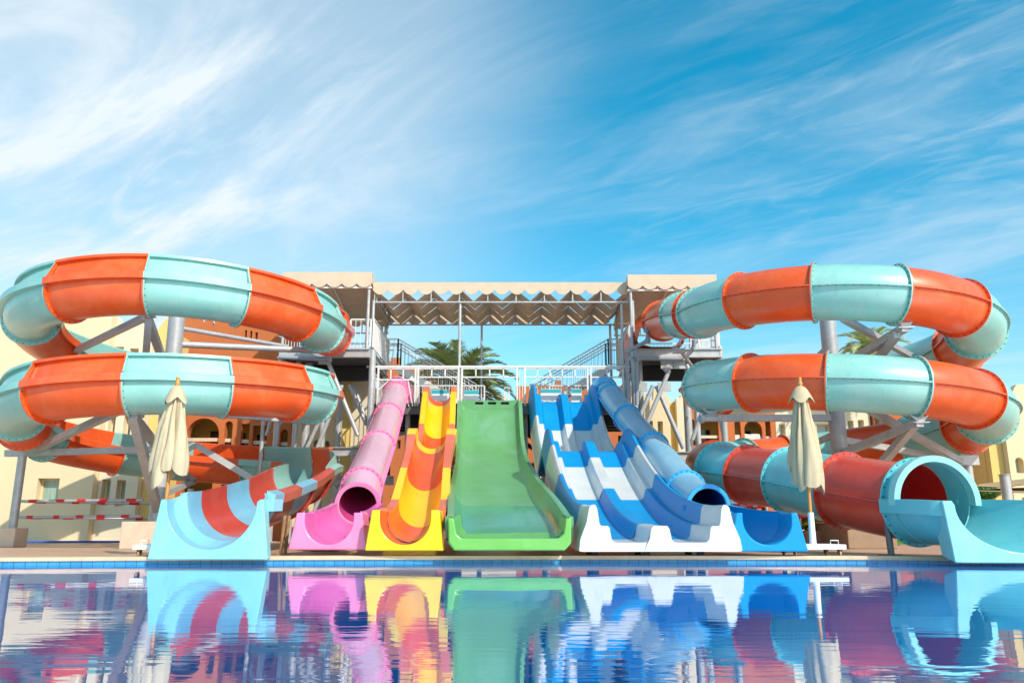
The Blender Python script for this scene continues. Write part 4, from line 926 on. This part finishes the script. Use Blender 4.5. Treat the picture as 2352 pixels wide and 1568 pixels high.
def towers():
    Y = 24.9
    cw = [(-200, 738), (128, 732), (150, 729), (185, 727), (186, 712), (190, 690), (232, 690), (236, 703), (238, 718), (243, 727), (252, 734), (262, 737), (268, 738), (269, 722)]
    building('hotel_wing', 'cream stucco hotel wing nearest the left spiral', Y, -24, X(203, 1200, Y), cw, CREAM,
             [('W', 'r', 84, 134, 1098, 1155), ('W', 'r', 100, 130, 925, 990), ('W', 'r', 30, 60, 925, 990)], at(100, 790, Y).z)
    Y = 25.2; xa = X(203, 1200, 24.9) + .01
    building('hotel_wing', 'cream stucco wing with curved battlements left of the ochre corner', Y, xa, X(304, 1230, Y), [(240, 727), (258, 726), (262, 737), (275, 741), (292, 744), (303, 745), (306, 731), (313, 728), (322, 729), (325, 738), (331, 748), (340, 752)], STUC2,
             [('W', 'r', 232, 252, 1100, 1160), ('W', 'r', 266, 287, 1102, 1162), ('W', 'a', 248, 264, 951, 1006), ('W', 'a', 283, 300, 952, 1007), ('W', 'r', 264, 284, 796, 812), ('W', 'r', 298, 318, 800, 816)], at(300, 775, Y).z)
    Y = 25.5
    building('corner_wing', 'ochre yellow strip of wall between the cream wing and the terracotta building', Y, X(304, 1230, 25.2) + .01, X(352, 1230, Y), [(340, 752), (348, 748), (350, 722), (356, 717), (420, 711)], YSTUC, [], at(380, 760, Y).z, depth=1.0)
    Y = 27.4
    tl = [(420, 712), (437, 713), (439, 728), (443, 738), (447, 728), (452, 724), (458, 726), (462, 738), (466, 744), (469, 742), (471, 735), (476, 731), (482, 732), (486, 741), (490, 749), (493, 744), (495, 729), (520, 732), (556, 739), (556, 742), (605, 753), (612, 746), (620, 744), (633, 745), (634, 772), (660, 778)]
    building('terracotta_building', 'terracotta building with scalloped roof line behind the left spiral', Y, X(384, 1150, Y), X(668, 1000, Y), tl, TERRA,
             [('B', 'a', 429, 503, 960, 1032), ('B', 'a', 515, 533, 967, 1030), ('B', 'r', 553, 572, 973, 1030), ('B', 'r', 580, 613, 977, 1032), ('B', 'a', 643, 661, 986, 1032), ('B', 'r', 416, 486, 1107, 1160), ('B', 'r', 506, 526, 1112, 1160),
              ('W', 'r', 562, 567, 758, 775), ('W', 'r', 574, 579, 760, 777), ('W', 'r', 586, 592, 763, 780)], at(560, 790, Y).z, OLIVE)
    Y = 27.6
    building('hotel_wing', 'low cream wing with small arched windows under the left raised platform', Y, X(672, 1000, Y), X(772, 1000, Y), [(676, 862), (800, 862)], CREAM,
             [('W', 'a', 720, 734, 1010, 1030), ('W', 'a', 742, 757, 1012, 1034), ('W', 'r', 700, 714, 1110, 1150)], at(700, 880, Y).z)
    building('corner_wing', 'ochre strip of wall beside the pink tube slide', Y - .02, X(772, 1000, Y) + .005, X(806, 1000, Y), [(770, 862), (830, 862)], YSTUC, [], at(700, 880, Y).z)
    building('hotel_wing', 'cream wall just left of the pink tube under the tower', Y, X(806, 1000, Y) + .005, X(850, 1000, Y), [(800, 862), (870, 862)], STUC2, [], at(700, 880, Y).z)
    Y = 38
    tl = [(868, 832), (880, 829), (897, 829), (898, 821), (918, 821), (919, 846), (985, 850), (990, 862), (1050, 868)]
    building('terracotta_building', 'terracotta building with a small turret behind the pink and yellow slides', Y, X(862, 1000, Y), X(1046, 1000, Y), tl, TERRA,
             [('B', 'a', 880, 897, 1006, 1050), ('W', 'r', 912, 920, 1010, 1030, 1), ('B', 'r', 884, 896, 1062, 1110), ('W', 'r', 930, 944, 1020, 1060, 1), ('B', 'r', 896, 915, 1140, 1180)], at(900, 872, Y).z, TERRA)
    building('cream_building', 'pale flat-topped building seen between the palm trunk and green slide', Y - .5, X(1046, 1000, Y), X(1185, 1000, Y), [(1046, 920), (1142, 921), (1143, 908), (1163, 908), (1164, 921), (1190, 920)], STUC2, [('W', 'r', 1050, 1056, 1060, 1120, 1)], at(1100, 925, Y).z)
    tl = [(1190, 886), (1225, 887), (1226, 884), (1263, 885), (1274, 884), (1275, 873), (1289, 873), (1290, 886), (1335, 888), (1350, 884), (1362, 882), (1420, 886)]
    building('terracotta_building', 'terracotta building with one turret behind the two-lane slide', Y, X(1185, 1000, Y), X(1478, 1000, Y), tl, TERRA,
             [('B', 'a', 1212, 1254, 1060, 1110), ('W', 'r', 1206, 1216, 1018, 1030), ('B', 'r', 1420, 1440, 1000, 1040), ('B', 'r', 1455, 1470, 1010, 1050)], at(1300, 900, Y).z, OLIVE)
    Y = 30
    tl = [(1462, 905), (1466, 914), (1470, 916), (1473, 906), (1474, 905), (1487, 905), (1488, 913), (1493, 918), (1500, 919), (1501, 896), (1526, 897), (1528, 906), (1533, 910), (1540, 911)]
    building('hotel_wing', 'cream wing with curved battlements right of the blue tube', Y, X(1462, 1000, Y), X(1541, 1000, Y), tl, CREAM, [('W', 'r', 1490, 1500, 966, 1003), ('W', 'r', 1511, 1523, 967, 1003)], at(1500, 930, Y).z)
    building('corner_wing', 'narrow ochre strip of wall under the right raised platform', Y + .3, X(1541, 1000, Y), X(1557, 1000, Y), [(1538, 924), (1560, 922)], YSTUC, [], at(1500, 930, Y).z)
    building('hotel_wing', 'plain cream wall with a low stepped top left of the right spiral', Y, X(1557, 1000, Y), X(1577, 1000, Y), [(1554, 915), (1563, 912), (1564, 907), (1572, 905), (1573, 914), (1590, 914)], STUC2, [], at(1500, 930, Y).z)
    Y = 35
    building('terracotta_building', 'terracotta building with balcony arches behind the right spiral', Y, X(1577, 1000, Y), X(1783, 1000, Y), [(1577, 915), (1700, 905), (1790, 905)], TERRA,
             [('B', 'a', 1584, 1597, 962, 1022), ('B', 'r', 1607, 1651, 962, 1022), ('B', 'r', 1662, 1671, 965, 1022), ('B', 'a', 1688, 1702, 966, 1022), ('B', 'a', 1710, 1751, 966, 1022), ('B', 'r', 1759, 1771, 967, 1022),
              ('B', 'r', 1690, 1700, 1160, 1200), ('B', 'r', 1710, 1740, 1160, 1200), ('B', 'r', 1750, 1762, 1160, 1200)], at(1700, 930, Y).z, OLIVE)
    building('hotel_wing', 'long cream wing with square windows behind the right umbrella', Y, X(1783, 1000, Y) + .01, X(2002, 1000, Y), [(1783, 905), (2010, 912)], STUC2,
             [('W', 'r', 1790, 1804, 974, 1000), ('W', 'r', 1822, 1836, 974, 1000), ('W', 'r', 1877, 1908, 974, 1008), ('W', 'r', 1948, 1961, 966, 994), ('W', 'r', 1971, 1985, 964, 992), ('W', 'r', 1850, 1866, 974, 1000)], at(1900, 930, Y).z)
    building('terracotta_building', 'terracotta building with deep balconies behind the big tube mouth', Y - .2, X(2006, 1000, Y), X(2283, 1100, Y), [(2010, 925), (2230, 905), (2300, 905)], TERRA,
             [('B', 'r', 2052, 2078, 970, 1000), ('B', 'r', 2196, 2240, 1050, 1140), ('B', 'a', 2246, 2276, 1056, 1110), ('B', 'r', 2256, 2282, 1146, 1185)], at(2100, 935, Y).z, OLIVE)
    Y = 32
    building('corner_wing', 'ochre yellow pier beside the arched balcony at the right edge', Y, X(2281, 1100, Y), X(2316, 1130, Y), [(2250, 905), (2320, 900)], YSTUC, [], at(2300, 930, Y).z)
    building('hotel_wing', 'cream wing with arched window at the far right edge', Y - .3, X(2316, 1130, Y) + .01, 30, [(2270, 903), (2283, 897), (2285, 888), (2292, 884), (2300, 889), (2303, 903), (2316, 908), (2325, 903), (2329, 891), (2335, 883), (2350, 882), (2420, 882)], CREAM,
             [('W', 'a', 2333, 2352, 1050, 1086), ('W', 'r', 2350, 2366, 1142, 1180)], at(2300, 930, Y).z) 
towers()

# ------------------------------------------------------------------ palms and plants
def palm(base, h, crown, nf, label, trunk_r=.26, seed=1, droop=1.0, name='palm_tree', az=None):
    rnd = random.Random(seed); x, y, z = base; t = empty(name, base, label, 'palm', 'palm trees')
    b = MB(); rows = []; n = int(h / .09); ns = 14
    for k in range(n + 1):
        f = k / n; rr = trunk_r * (1.15 - .25 * f) * (1 + (.10 if k % 2 else -.04)); cx = x + .12 * math.sin(f * 2)
        rows.append([(cx + rr * math.cos(j * 2 * PI / ns) * (1 + rnd.uniform(-.06, .06)), y + rr * math.sin(j * 2 * PI / ns), z + h * f) for j in range(ns)])
    b.grid(rows, True); b.build('trunk', BARK, t, smooth=20)
    top = Vector((x + .12 * math.sin(2), y, z + h)); old = MB(); fr = MB()
    b2 = MB(); b2.tube([top - Vector((0, 0, .5)), top + Vector((0, 0, .1)), top + Vector((0, 0, .35))], [trunk_r * .95, trunk_r * 1.3, .08], 12); b2.build('crown_base', BARK, t, smooth=60)
    for i in range(nf):
        a = i * 2.39996 + rnd.uniform(-.2, .2); el = 1.35 - 1.75 * (i / nf) ** .9 + rnd.uniform(-.12, .12); L = crown * rnd.uniform(.85, 1.1) * (1 if i > nf * .12 else .85)
        d = Vector((math.cos(a), math.sin(a), 0)); p = top.copy(); m = fr if el > -.05 else old; pts = []; ang = el
        K = 26
        for k in range(K + 1): pts.append(p.copy()); p = p + (d * math.cos(ang) + Vector((0, 0, 1)) * math.sin(ang)) * (L / K); ang -= droop * (.028 + .075 * (k / K) ** 1.3)
        m.tube(pts[::3] + [pts[-1]], [.03 * (1 - .8 * q / 9) for q in range(len(pts[::3]) + 1)], 5, caps=False)
        side = d.cross(Vector((0, 0, 1)))
        for k in range(3, K + 1):
            f = k / K; T = (pts[k] - pts[k - 1]).normalized(); up = side.cross(T)
            for sub in (0, .5):
                q = pts[k - 1].lerp(pts[k], sub)
                ln = crown * .24 * math.sin(PI * min(1, .18 + f * .80)) ** .6 + .04
                for s in (-1, 1):
                    dr = (side * s * (.85 + rnd.uniform(-.12, .1)) + T * (.55 + .5 * f) + up * rnd.uniform(.15, .5) + Vector((0, 0, -.06))).normalized() * ln * rnd.uniform(.8, 1.1)
                    w = T.cross(dr).normalized().cross(dr).normalized() * .017 * (crown / 2.2)
                    e = q + dr - Vector((0, 0, ln * .12)); mid = q + dr * .5
                    m.face([q - w, mid - w, e, mid + w, q + w])
    fr.build('frond_crown', FROND, t); 
    if old.v: old.build('lower_fronds', FROND2, t)
c = at(1046, 900, 30)
palm((c.x, 30.2, 0), at(1058, 880, 30.2).z, 2.45, 50, 'date palm with a full crown behind the middle deck', .24, 3, .82)
c = at(1992, 860, 36)
palm((at(2035, 960, 33).x - .35, 33, 0), at(2035, 810, 33).z, 1.7, 44, 'date palm rising behind the right spiral loops', .22, 5, 1.0)
c = at(610, 770, 38)
palm((c.x, 38, 0), c.z + .1, 1.6, 40, 'date palm top peeping over the terracotta roof line at left', .2, 9, 1.0)

def clump(name, label, cat, c, r, n, m, leaf=.07, seed=2, flowers=0, trunk=0, group=None):
    rnd = random.Random(seed); t = empty(name, (c[0], c[1], c[2]), label, cat, group); b = MB(); fl = MB()
    cc = Vector(c) + Vector((0, 0, trunk + r[2]))
    for k in range(n + flowers):
        v = Vector((rnd.gauss(0, 1), rnd.gauss(0, 1), rnd.gauss(0, 1))).normalized() * rnd.uniform(.55, 1.05); p = cc + Vector((v.x * r[0], v.y * r[1], v.z * r[2]))
        u = Vector((rnd.gauss(0, 1), rnd.gauss(0, 1), rnd.gauss(0, 1))).normalized(); w = u.cross(v + Vector((.01, 0, 0))).normalized(); s = leaf * rnd.uniform(.6, 1.3)
        (fl if k >= n else b).face([p - u * s * .5, p + w * s * .3, p + u * s, p - w * s * .3])
    b.build('foliage', m, t)
    if flowers: fl.build('blossoms', FLOWER, t)
    s = MB(); s.tube([Vector(c), Vector(c) + Vector((.03, 0, (trunk + r[2]) * .5)), Vector(c) + Vector((0, 0, trunk + r[2]))], .035 if trunk else .02, 8); s.build('stem', BARK, t)
c = at(1866, 1240, 19); clump('flower_bush', 'low bush of yellow flowers beside the right umbrella pole', 'shrub', (c.x, 19, .35), (.34, .3, .18), 900, LEAF, .06, 4, 420)
c = at(1893, 1240, 19.4); clump('shrub', 'tall leafy green shrub behind the right umbrella pole', 'shrub', (c.x, 19.4, .3), (.2, .2, .42), 1300, LEAF, .08, 6, 0)
c = at(2016, 1240, 21); clump('flower_bush', 'yellow flowering bush right of the brown planter wall', 'shrub', (c.x + .05, 21, 0), (.28, .25, .32), 900, LEAF, .07, 8, 260)
c = at(2098, 1240, 24); clump('shrub', 'dark round shrub under the big tube mouth', 'shrub', (c.x, 24, 0), (.4, .3, .32), 1100, LEAF, .08, 11, 0)
c = at(2268, 1190, 25); clump('topiary_tree', 'small clipped tree with a thin trunk under the shade sails', 'tree', (c.x, 25, 0), (.46, .4, .2), 2600, LEAF, .07, 12, 0, trunk=at(2268, 1142, 25).z - .05)
def misc_right():
    A = at
    p0, p1 = A(1905, 1240, 18.0), A(2012, 1240, 18.0)
    t = empty('planter_wall', ((p0.x + p1.x) / 2, 18, 0), 'brown rendered block under the low red tube section', 'wall'); b = MB(); b.box(p0.x, p1.x, 17.0, 19.0, 0, .52); b.build('wall_block', CONC, t, bev=.02); b = MB(); b.box(p0.x - .02, p1.x + .02, 16.98, 19.02, .522, .56); b.build('wall_cap', STONE, t)
    p0, p1 = A(1846, 1240, 18.6), A(1903, 1240, 18.6); b = MB(); b.box(p0.x, p1.x, 18.4, 19.8, 0, .36); o = b.build('pebble_planter', GRAVEL); tag(o, 'low pebble-dashed planter holding the yellow flowers', 'planter')
    p0, p1 = A(2012, 1240, 22), A(2180, 1240, 22)
    b = MB(); rnd = random.Random(3)
    for k in range(5200): x = rnd.uniform(p0.x, p1.x + 3); y = rnd.uniform(22, 27); h = rnd.uniform(.03, .09); b.face([(x, y, .0), (x + .02, y, .0), (x + rnd.uniform(-.02, .03), y + .01, h)])
    o = b.build('lawn', mat('lawn grass', (86, 134, 44), rough=.9, var=.3)); tag(o, 'patch of mown grass beyond the deck at right', 'grass', kind='stuff')
    b = MB(); b.box(p0.x, p1.x + 3, 22, 27, -.002, .012); tag(b.build('lawn_soil', mat('lawn green ground', (82, 120, 46), rough=.95, var=.3, vscale=8)), kind='structure')
    c = A(2041, 1237, 20.5); t = empty('white_post', (c.x, 20.5, 0), 'short white post on a small foot behind the steel leg', 'post'); b = MB(); b.box(c.x - .045, c.x + .045, 20.45, 20.55, 0.03, .42); b.build('shaft', WPAINT, t); b = MB(); b.box(c.x - .2, c.x + .2, 20.35, 20.65, 0, .03); b.build('foot', STONE, t)
    # sails
    for lab, pts in (('upper sand shade sail at the right edge', [(2240, 1117, 21), (2252, 1112, 24), (2420, 1092, 24), (2420, 1105, 20.5), (2300, 1120, 20.5)]), ('lower sand shade sail at the right edge', [(2240, 1128, 20.5), (2300, 1122, 23), (2420, 1118, 23), (2420, 1133, 19.5), (2310, 1131, 19.5)])):
        P = [A(*p) for p in pts]; b = MB(); b.face(P); b.face([p + Vector((0, 0, .015)) for p in P]); o = b.build('shade_sail', SAIL); tag(o, lab, 'shade sail', 'shade sails over the right terrace')
        ctr = sum(P, Vector()) / 5; o.location = (0, 0, 0)
    c = A(2317, 1165, 19.5); c2 = A(2307, 1091, 19.5); t = empty('sail_pole', (c.x, 19.5, 0), 'thick steel pole holding the shade sails', 'pole'); b = MB(); b.tube([(c.x, 19.5, 0), (c.x, 19.5, c2.z)], .115, 20); b.build('shaft', STEEL, t, smooth=40); b = MB(); b.tube([(c.x, 19.5, c2.z), (c.x, 19.5, c2.z + .02)], .135, 20); b.build('cap', STEEL, t, smooth=40)
    b = MB(); b.tube([(c.x, 19.5, 0), (c.x, 19.5, .05)], .2, 20); b.build('base_ring', STEEL, t, smooth=40)
    # distant white sunshades
    for px, py, w, lab in ((1676, 1145, 34, 'white pointed sunshade seen under the teal tube section'), (1848, 1176, 30, 'white pointed sunshade beside the right umbrella pole'), (2082, 1060, 0, '')):
        if not w: continue
        c = A(px, py, 25); t = empty('sunshade', (c.x, 25, 0), lab, 'sunshade', 'white sunshades on the far terrace'); hw = w / F * 25
        b = MB(); ap = (c.x, 25, c.z); e = [(c.x + sx * hw, 25 + sy * hw, c.z - .2) for sx, sy in ((-1, -1), (1, -1), (1, 1), (-1, 1))]
        for k in range(4): b.face([ap, e[k], e[(k + 1) % 4]])
        b.grid([e, [(x, y, z - .12) for x, y, z in e]], True); b.build('canopy', WPAINT, t); b = MB(); b.tube([(c.x, 25, 0), ap], .03, 8); b.build('pole', WSTEEL, t)
misc_right()
def towels():
    for (px, py, w, lab) in ((1724, 996, .42, 'pale towel hanging over the arched balcony rail behind the right spiral'), (1612, 1000, .0, ''), (1684, 998, .3, 'white towel hanging on the narrow arched balcony')):
        if not w: continue
        c = at(px, py, 35); b = MB(); z = c.z
        rows = [[(c.x - w + 2 * w * j / 10, 35.08 + .015 * math.sin(j * 1.9) - .02 * (i / 4), z - .5 * i / 4 + .01 * math.sin(j)) for j in range(11)] for i in range(5)]
        b.grid(rows); b.grid([[(p[0], p[1] - .012, p[2]) for p in r] for r in rows]); tag(b.build('towel', mat('towel cloth', (226, 206, 190), rough=.95), smooth=60), lab, 'towel')
towels()

# ------------------------------------------------------------------ red and white barrier rails
def striped(b, p, q, r, n, seed):
    p, q = Vector(p), Vector(q); b.tube([p, q], r, 12)
    rnd = random.Random(seed)
    for k in range(n):
        f = (k + .5 + rnd.uniform(-.15, .15)) / n; L = (q - p).length; h = .085 * rnd.uniform(.8, 1.5) / L; a, c = p.lerp(q, f - h), p.lerp(q, f + h)
        b.tube([a, c], r + .006, 12, mi=1)
def barriers():
    A = at; xl = A(44, 1160, 18.9).x; xr = -8.36
    for z in (1.02, .66):
        for (p, q, lab, sd) in (((xl + .08, 18.85, z), (xr, 18.5, z + .02), 'front', 1), ((xl + .08, 18.95, z), (xr, 20.6, z - .02), 'rear', 2)):
            b = MB(); striped(b, p, q, .032, 5, sd + int(z * 10)); o = b.build('barrier_rail', [STEEL, RSTRIPE], smooth=40)
            tag(o, '%s %s steel rail with red tape bands between the left post and mast' % ('upper' if z > .8 else 'lower', lab), 'rail', 'banded barrier rails')
    for i, (px0, px1, py, Y) in enumerate(((1680, 1760, 1161, 19.5), (1836, 1872, 1186, 18.8))):
        a, c = A(px0, py, Y), A(px1, py + 1, Y); b = MB(); striped(b, a, c, .045, 3 - i, 7 + i); b.tube([a, (a.x, Y, 0)], .04, 10); b.tube([c, (c.x, Y, 0)], .04, 10); o = b.build('barrier_rail', [STEEL, RSTRIPE], smooth=40)
        tag(o, ('steel rail with red tape bands behind the bright blue block', 'short steel rail with red tape left of the right umbrella')[i], 'rail', 'banded barrier rails')
    c = A(690, 1160, 14.5)
    b = MB(); striped(b, A(382, 1152, 17.6), A(428, 1150, 17.6), .05, 2, 9); 
    a = A(382, 1152, 17.6); e = A(428, 1150, 17.6); b.tube([a, (a.x, 17.6, 0)], .04, 10); b.tube([e, (e.x, 17.6, 0)], .04, 10)
    tag(b.build('barrier_rail', [WSTEEL, RSTRIPE], smooth=40), 'white rail with red tape just behind the pale blue end block', 'rail', 'banded barrier rails')
    c0, c1 = A(0, 1250, 23.4), A(310, 1246, 24.2); b = MB(); b.tube([(c0.x - 3, 23.9, .03), (c0.x, 23.6, .03), ((c0.x + c1.x) / 2, 24.3, .03), (c1.x, 24.3, .03)], .03, 8); tag(b.build('hose', HOSE, smooth=60), 'thin blue hose lying along the foot of the cream wall', 'hose')
    a = A(313, 1250, 15.6)
    for px, Y, w, h, lab in ((334, 17.2, .40, .55, 'pale stone block behind the left umbrella'),):
        c = A(px, 1240, Y); b = MB(); b.box(c.x - w, c.x + w - .05, Y - .3, Y + .4, 0, h); tag(b.build('stone_block', STONE, bev=.02), lab, 'block')
    for px, Y, w, h, lab in ((748, 15.6, .22, .5, 'grey concrete block under the pink tube'), (726, 16.2, .2, .42, 'pale stone block beside the rusty posts')):
        c = A(px, 1230, Y); b = MB(); b.box(c.x - w, c.x + w, Y - .25, Y + .25, 0, h); tag(b.build('stone_block', CONC if 'grey' in lab else STONE, bev=.02), lab, 'block')
    for px, lab in ((649, 'rusty steel stake right of the pale blue block'), (659, 'second rusty stake, nearer the pink block')):
        c = A(px, 1200, 13.2 + (px - 649) * .02); b = MB(); b.tube([(c.x, c.y, 0), (c.x + .03, c.y, .62)], .03, 8); b.box(c.x - .06, c.x + .06, c.y - .05, c.y + .05, 0, .015); tag(b.build('steel_stake', mat('rusty steel', (168, 132, 92), rough=.8, var=.3, vscale=12, dirt=((120, 70, 40), 6, .45, .7, .8)), smooth=40), lab, 'post')
    # dark back stairs seen right of the green slide
    t = empty('back_stairs', (A(1230, 1100, 30).x, 30, 0), 'dark steel stairs with bar railing behind the green slide', 'stairs')
    p, q = A(1203, 1092, 30), A(1268, 1045, 30); b = MB(); b.bar(p, q, .06, .08); b.build('handrail', DARK, t)
    p2, q2 = A(1215, 1140, 30), A(1272, 1100, 30); b = MB(); b.bar(p2, q2, .08, .26); b.build('stringer', DARK, t)
    b = MB()
    for k in range(15): f = k / 14; b.bar(p.lerp(q, f), p2.lerp(q2, f), .02)
    b.build('balusters', DARK, t)
    b = MB()
    for k in range(8): c = p2.lerp(q2, (k + .5) / 8); b.box(c.x - .13, c.x + .13, 30.05, 30.9, c.z - .02, c.z + .02)
    b.build('treads', DARK, t)
barriers()

# ------------------------------------------------------------------ closed umbrellas on wheeled bases
def umbrella(x, y, top, label, seed, hem, width, capw, base_dx):
    rnd = random.Random(seed); t = empty('closed_umbrella', (x, y, 0), label, 'umbrella', 'closed pool umbrellas on wheeled bases')
    b = MB(); prof = [(0, .16), (.03, .155), (.032, .12), (.022, .10), (.04, .07), (.045, .04), (.03, .02), (.038, 0), (.03, -.02)]
    b.grid([[(x + r * math.cos(k * PI / 8), y + r * math.sin(k * PI / 8), top - .16 + z) for k in range(16)] for r, z in prof], True); b.build('finial', WOOD, t, smooth=60)
    zt = top - .17; n = 96
    n = 200; am = [rnd.uniform(.7, 1.3) for _ in range(8)]; of = [rnd.uniform(-.18, .18) for _ in range(8)]; hl = [rnd.uniform(-.22, .20) for _ in range(8)]; ax = rnd.uniform(0, .7)
    H = zt - hem
    def ring(f):
        r = []
        for k in range(n):
            a = 2 * PI * k / n; s = a * 8 / (2 * PI); i = int(s) % 8; u = s - int(s); i2 = (i + 1) % 8
            rib = (am[i] * (1 - u) + am[i2] * u)
            v = u + of[i] * math.sin(PI * u); lobe = (.5 + .5 * math.cos(2 * PI * v))         # 1 on a rib, 0 between ribs
            body = width * (.17 + .83 * f ** .85); taper = 1 - .16 * max(0, (f - .84) / .16) ** 1.5
            R = body * taper * (.46 + .54 * rib * lobe ** (1.5 - .5 * f)) + .016 * f * math.sin(5 * PI * u + i * 1.7 + 5 * f) + .008 * math.sin(9 * f + i * 2.1) + .006 * math.sin(a * 31 + f * 11)
            R = max(R, .05)
            dz = max(0, (f - .5) / .5) * (-.20 * lobe + .14 * (1 - lobe) + hl[i] * (1 - u) + hl[i2] * u)
            tw = a + ax + .35 * f * math.sin(2 * PI * u)
            r.append((x + R * math.cos(tw), y + R * math.sin(tw) * .85, zt - .05 - (H - .05) * f + dz))
        return r
    b = MB(); b.grid([ring(k / 34) for k in range(35)], True); b.build('canopy_cloth', CLOTH, t, smooth=75); hm = hl
    rows = []
    for k in range(9):
        f = k / 8; r = []
        for j in range(64):
            a = 2 * PI * j / 64; pt = abs(math.cos(2 * a + .6)) ** 1.5; R = .045 + capw * f ** .8 * (.85 + .22 * pt)
            r.append((x + R * math.cos(a), y + R * math.sin(a) * .9, zt + .02 - (.20 + .10 * pt) * f ** 1.25))
        rows.append(r)
    b = MB(); b.grid(rows, True); b.build('top_flap', CLOTH, t, smooth=75)
    b = MB(); b.tube([(x, y, .60), (x, y, zt)], .028, 14); b.build('wooden_pole', WOOD, t, smooth=50)
    b = MB(); b.grid([[(x + r * math.cos(k * PI / 8), y + r * math.sin(k * PI / 8), z) for k in range(16)] for r, z in ((.03, hem - .06), (.055, hem - .055), (.055, hem - .02), (.045, hem), (.05, hem + .04), (.03, hem + .06))], True); b.build('runner_hub', WOOD, t, smooth=50)
    for k in range(8):
        a = 2 * PI * k / 8 + .2; b = MB(); b.bar((x + .05 * math.cos(a), y + .05 * math.sin(a), zt - .3), (x + width * .42 * math.cos(a), y + width * .34 * math.sin(a), hem + .06 + .05 * hm[k]), .022); b.build('rib', WOOD, t)
    b = MB(); b.tube([(x, y, .17), (x, y, .66)], [.052, .045], 18); b.build('sleeve', WPAINT, t, smooth=50)
    cx = x + base_dx; b = MB(); b.box(cx - .42, cx + .42, y - .30, y + .42, .10, .175); b.build('base', WPAINT, t, bev=.012)
    for sx in (-1, 1):
        hx = cx + sx * .27; b = MB(); b.tube([(hx - .06, y - .22, .175), (hx - .06, y - .22, .235), (hx + .06, y - .22, .235), (hx + .06, y - .22, .175)], .008, 8); b.build('carry_handle', WPAINT, t, smooth=60)
        for sy in (-.22, .34):
            wx = cx + sx * .34; wy = y + sy; b = MB(); b.tube([(wx - .012, wy, .045), (wx + .012, wy, .045)], .045, 18); wo = b.build('wheel', RUBBER, t, smooth=40)
            b = MB(); b.box(wx - .028, wx - .018, wy - .03, wy + .03, .03, .10); b.box(wx + .018, wx + .028, wy - .03, wy + .03, .03, .10); b.box(wx - .028, wx + .028, wy - .03, wy + .03, .088, .10); b.build('fork', mat('rusty caster', (96, 60, 40), rough=.7, var=.3), wo)
umbrella(-5.40, 12.75, 2.80, 'closed cream umbrella leaning slightly right beside the pale blue end block', 3, 1.38, .36, .13, .10)
umbrella(4.72, 12.95, 2.83, 'closed beige umbrella standing right of the bright blue block', 8, 1.34, .33, .16, -.02)
